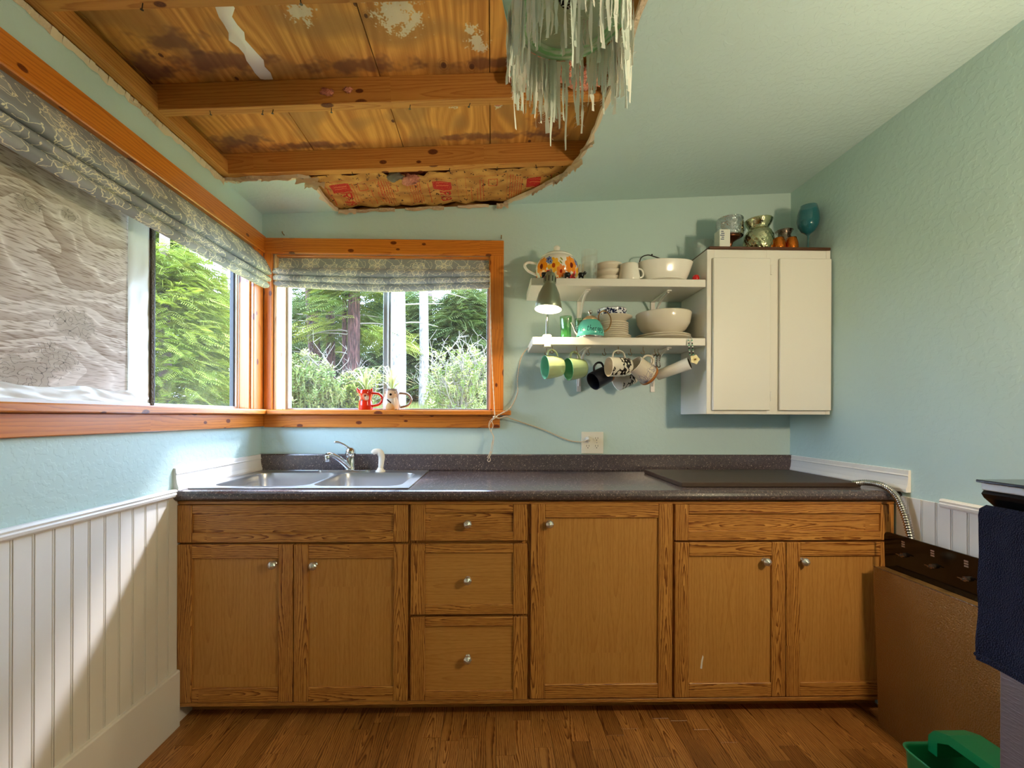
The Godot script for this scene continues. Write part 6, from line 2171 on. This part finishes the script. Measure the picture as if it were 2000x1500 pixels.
# ------------------------------------------------------------------ old cooktop, range, towel, green caddy
func cooktop_and_range():
	var g
	var z1 = -1.626
	var z0 = -0.86
	# the cooktop stands on edge against the right wall: glass plate behind, brown pan in front
	var t = thing("old_cooktop", "old cooktop stood on edge, brown metal pan and black glass plate", "cooktop", Vector3(1.46, 0, -1.24))
	var lean = 0.036
	var S = func(u, v, w): return Vector3(w - lean * v, v, u)
	g = G.new()
	g.prism(PackedVector2Array([Vector2(z1, 0.0), Vector2(z0, 0.0), Vector2(z0, 0.600), Vector2(z1, 0.600)]), S, 1.458, 1.500)
	var brown = bump(mat(Color(0.62, 0.47, 0.26), 0.34, 0.5), noise_tex(256, 0.12, 3, 17), 0.25, Vector3(5, 5, 5))
	wpart(t, "pan", g.done(), brown)
	g = G.new()
	g.tube([S.call(z1, 0.600, 1.460), S.call(z0, 0.600, 1.460)], 0.0025, 6)
	wpart(t, "pan_edge", g.done(), M.pewter)
	g = G.new()
	var pl = [Vector2(z0, 0.02), Vector2(z1, 0.02)]
	for i in 5:
		var a = PI - PI / 2 * i / 4.0
		pl.append(Vector2(z1 + 0.018 + 0.018 * cos(a), 0.716 + 0.018 * sin(a)))
	pl.append(Vector2(z0, 0.734))
	g.prism(PackedVector2Array(pl), S, 1.502, 1.508)
	var black = mat(Color(0.045, 0.03, 0.025), 0.12)
	wpart(t, "glass_plate", g.done(), black)
	for k in 4:
		var zz = -1.545 + 0.105 * k
		g = G.new()
		var c = S.call(zz, 0.668 - 0.004 * k, 1.502)
		g.tube([c, c + Vector3(-0.012, 0, 0)], 0.008, 10)
		g.tube([c, c + Vector3(-0.022, 0, 0)], 0.003, 8)
		g.box(c + Vector3(-0.016, 0, 0), Vector3(0.002, 0.003, 0.034), 0.0)
		wpart(t, "control_shaft", g.done(), M.pewter)
		g = G.new()
		for i in 3:
			g.box(S.call(zz - 0.004, 0.698 + 0.008 * i, 1.5016), Vector3(0.0008, 0.005, 0.012), 0.0)
		wpart(t, "print", g.done(), M.steel)
	# range: only its far corner shows
	t = thing("range", "range at the right edge with black glass top and steel front", "range", Vector3(1.25, 0, -0.42))
	var rx = 0.945
	var rz0 = -0.80
	var rz1 = -0.04
	g = G.new()
	g.bx(Vector3(rx, 0.06, rz0), Vector3(XR - 0.03, 0.985, rz1), 0.003)
	var brushed = bump(mat(Color(0.58, 0.56, 0.58), 0.35, 0.7), noise_tex(256, 0.05, 3, 19), 0.06, Vector3(3, 14, 3))
	wpart(t, "body", g.done(), brushed)
	g = G.new()
	g.prism(PackedVector2Array(P2([rx - 0.035, 1.020, rx - 0.030, 1.012, rx + 0.002, 0.985, rx + 0.04, 0.985, rx + 0.04, 1.028, rx - 0.028, 1.028])), XY, rz0, rz1)
	wpart(t, "control_panel", g.done(), M.black_plastic)
	g = G.new()
	g.bx(Vector3(rx - 0.036, 1.0265, rz0), Vector3(XR - 0.03, 1.041, rz1), 0.002)
	wpart(t, "trim_band", g.done(), M.frame_white)
	g = G.new()
	g.bx(Vector3(rx - 0.046, 1.041, rz0), Vector3(XR - 0.03, 1.046, rz1), 0.001)
	wpart(t, "glass_top", g.done(), mat(Color(0.02, 0.02, 0.022), 0.05))
	g = G.new()
	g.tube([Vector3(rx - 0.024, 0.985, rz0 + 0.005), Vector3(rx - 0.024, 0.985, rz1 - 0.02)], 0.010, 12)
	for zz in [rz0 + 0.03, rz1 - 0.05]:
		g.tube([Vector3(rx - 0.024, 0.985, zz), Vector3(rx + 0.001, 0.985, zz)], 0.007, 8)
	wpart(t, "handle", g.done(), M.steel)
	# navy towel over the handle
	t = thing("hand_towel", "navy blue terry towel hanging over the range handle", "towel", Vector3(rx - 0.024, 0.71, -0.60))
	g = G.new()
	var rows = []
	for i in 29:
		var row = []
		var s = i / 28.0
		for j in 22:
			var v = j / 21.0
			var z = lerpf(rz0 + 0.002, rz0 + 0.40, v)
			var fold = 0.004 * sin(v * 17.0 + s * 2.0) + 0.003 * n2(v * 7.0, s * 5.0)
			var p
			if s < 0.62:
				var q = s / 0.62
				p = Vector3(rx - 0.040 + fold * q - 0.006 * q, lerpf(0.712 - 0.01 * v, 0.985, q) if q < 1.0 else 0.985, z)
				p.x = rx - 0.046 + fold + 0.012 * (1.0 - q) * (1.0 - q) * 0.0
			else:
				var q = (s - 0.62) / 0.38
				if q < 0.35:
					var a = PI - PI * q / 0.35
					p = Vector3(rx - 0.024 + 0.0195 * cos(a), 0.985 + 0.014 * sin(a), z)
				else:
					p = Vector3(rx - 0.0055, lerpf(0.985, 0.80, (q - 0.35) / 0.65), z)
			if s > 0.56 and s <= 0.62:
				p.x = lerpf(rx - 0.046 + fold, rx - 0.0435, (s - 0.56) / 0.06)
			row.append(p)
		rows.append(row)
	g.grid(rows)
	wpart(t, "cloth", g.done(), M.towel)
	g = G.new()
	g.tube([Vector3(rx - 0.0455, 0.722, rz0), Vector3(rx - 0.0465, 0.720, rz0 + 0.10), Vector3(rx - 0.0455, 0.717, rz0 + 0.25), Vector3(rx - 0.0455, 0.713, rz0 + 0.40)], 0.0035, 6)
	wpart(t, "hem", g.done(), M.towel)
	# green plastic caddy on the floor beside the range
	t = thing("green_caddy", "green plastic carry caddy with a handle on the floor, lower right", "caddy", Vector3(1.16, 0, -0.97))
	t.scale = Vector3(1.0, 0.88, 1.0)
	var gm = mat(Color(0.03, 0.47, 0.26), 0.35)
	g = G.new()
	var rings = []
	for s in [[0.02, 0.0, 0.02], [0.125, 0.0, 0.02], [0.130, 0.004, 0.025], [0.155, 0.355, 0.03], [0.160, 0.362, 0.03], [0.156, 0.364, 0.03], [0.150, 0.355, 0.03], [0.124, 0.012, 0.02], [0.02, 0.010, 0.01]]:
		var ring = []
		for p in rrect(0.0, 0.0, s[0] * 1.35, s[0] * 1.9, s[2], 5):
			ring.append(Vector3(p.x, s[1], p.y))
		ring.append(ring[0])
		rings.append(ring)
	g.grid(rings)
	part(t, "tub", g.done(), gm)
	g = G.new()
	var hp = []
	for p in P2([-0.135, 0.350, -0.135, 0.395, -0.120, 0.420, -0.085, 0.434, 0.085, 0.434, 0.120, 0.420, 0.135, 0.395, 0.135, 0.350, 0.112, 0.350, 0.112, 0.390, 0.085, 0.408, -0.085, 0.408, -0.112, 0.390, -0.112, 0.350]):
		hp.append(p)
	g.prism(PackedVector2Array(hp), ZY, -0.040, 0.040)
	part(t, "carry_handle", g.done(), gm)

# ------------------------------------------------------------------ the lamp in the hole, hung with torn strips
func fringe_lamp():
	var c = Vector3(0.168, 2.045, -0.97)
	var t = thing("fringe_lamp", "unlit ceiling lamp hung with ragged white fabric strips", "lamp", c)
	t.scale = Vector3(0.84, 1.0, 0.84)
	var g := G.new()
	g.tube([Vector3(0, 0.02, 0), Vector3(0, 0.30, 0)], 0.006, 8)
	part(t, "stem", g.done(), M.pewter)
	var shade = mat(Color(0.74, 0.83, 0.74), 0.4)
	shade.backlight_enabled = true
	shade.backlight = Color(0.5, 0.55, 0.5)
	var band = mat(Color(0.82, 0.92, 0.83), 0.5, 0, noise_tex(256, 0.03, 3, 23, FastNoiseLite.TYPE_SIMPLEX_SMOOTH, ramp([0.25, 0.6], [Color(0.72, 0.94, 0.74), Color(1, 1, 1)])))
	g = G.new()
	g.lathe(P2([0.028, 0.045, 0.060, 0.040, 0.095, 0.026, 0.112, 0.010, 0.114, 0.004]), 40)
	part(t, "dish", g.done(), shade)
	g = G.new()
	g.lathe(P2([0.112, 0.006, 0.116, 0.002, 0.138, 0.0, 0.152, 0.004, 0.153, 0.010, 0.130, 0.014, 0.112, 0.012]), 40)
	part(t, "band", g.done(), band)
	g = G.new()
	g.lathe(P2([0, 0.060, 0.018, 0.060, 0.027, 0.052, 0.029, 0.040, 0.027, 0.036, 0.020, 0.038, 0.018, 0.056, 0, 0.056]), 20)
	part(t, "socket", g.done(), M.dark)
	var cloth = [mat(Color(0.92, 0.93, 0.89), 0.9), mat(Color(0.86, 0.90, 0.86), 0.9), mat(Color(0.94, 0.93, 0.89), 0.9)]
	for m in cloth:
		m.backlight_enabled = true
		m.backlight = Color(0.45, 0.45, 0.42)
	var r := RandomNumberGenerator.new()
	r.seed = 77
	for i in 230:
		var a = TAU * i / 130.0 + r.randf_range(-0.05, 0.05)
		var rad = 0.150 + r.randf_range(-0.004, 0.008)
		var l = r.randf_range(0.06, 0.17)
		if r.randf() < 0.16:
			l = r.randf_range(0.17, 0.225)
		if i >= 215:
			a = r.randf() * TAU
			rad = r.randf_range(0.05, 0.11)
			l = r.randf_range(0.05, 0.11)
		elif i >= 130:
			a = r.randf_range(1.9, 4.7) if i < 190 else r.randf_range(-0.9, 0.9)
			rad = 0.158 + r.randf_range(-0.006, 0.006)
			l = r.randf_range(0.10, 0.16)
		var wd = r.randf_range(0.0035, 0.0085) if i < 130 else r.randf_range(0.006, 0.011)
		var b = Vector3(cos(a) * rad, 0.004 if i < 215 else 0.02, sin(a) * rad)
		var tan_ = Vector3(-sin(a), 0, cos(a))
		var tw = r.randf_range(-1.2, 1.2)
		g = G.new()
		var rows = []
		var n = 9
		for k in n:
			var s = k / float(n - 1)
			var dirw = (tan_ * cos(tw * s) + Vector3(cos(a), 0, sin(a)) * sin(tw * s))
			var p = b + Vector3(0.005 * s * n2(s * 1.5 + i, 1.0), -l * s, 0.005 * s * n2(s * 1.5, i + 0.5))
			var w2 = wd * (1.0 - 0.35 * s) * (0.8 + 0.5 * n2(s * 6.0, i * 2.0))
			rows.append([p - dirw * w2, p + dirw * w2])
		g.grid(rows)
		# frayed threads along the strip
		for k in 12:
			var s = r.randf()
			var p = b + Vector3(0, -l * s, 0)
			var dd = (tan_ * cos(tw * s) + Vector3(cos(a), 0, sin(a)) * sin(tw * s)) * (1.0 if r.randf() < 0.5 else -1.0)
			g.t(p + dd * wd * 0.5, p + dd * wd * 0.5 + Vector3(0, -0.0012, 0), p + dd * (wd + r.randf_range(0.003, 0.007)) + Vector3(0, -r.randf_range(0.0, 0.008), 0))
		part(t, "fabric_strip", g.done(), cloth[r.randi() % 3])

# ------------------------------------------------------------------ the lamp on the right wall that throws the shadows of shelf and cabinet
func wall_lamp():
	var at = Vector3(1.43, 1.58, -0.45)
	var t = thing("wall_lamp", "wall lamp with a round frosted globe above the range", "lamp", at)
	var g := G.new()
	g.tube([Vector3(XR - 1.43 - 0.001, -0.10, 0), Vector3(XR - 1.43 - 0.018, -0.10, 0)], 0.05, 24)
	g.tube(curve([Vector3(XR - 1.43 - 0.015, -0.10, 0), Vector3(0.05, -0.12, 0), Vector3(0.0, -0.10, 0), Vector3(0, -0.062, 0)], 5), 0.008, 10)
	part(t, "arm", g.done(), M.brass)
	var glow = mat(Color(1, 1, 1), 0.4)
	glow.emission_enabled = true
	glow.emission = Color(1.0, 0.89, 0.74)
	glow.emission_energy_multiplier = 6.0
	g = G.new()
	var prof = []
	for i in 15:
		var a = -PI / 2 + PI * i / 14.0
		prof.append(Vector2(0.062 * cos(a), 0.062 * sin(a)))
	g.lathe(prof, 28)
	part(t, "globe", g.done(), glow)
	var l := OmniLight3D.new()
	l.name = "wall_lamp_light"
	t.add_child(l)
	l.light_color = Color(1.0, 0.89, 0.74)
	l.light_energy = 0.85
	l.light_size = 0.06
	l.omni_range = 8.0
	l.omni_attenuation = 2.0
	l.shadow_enabled = true
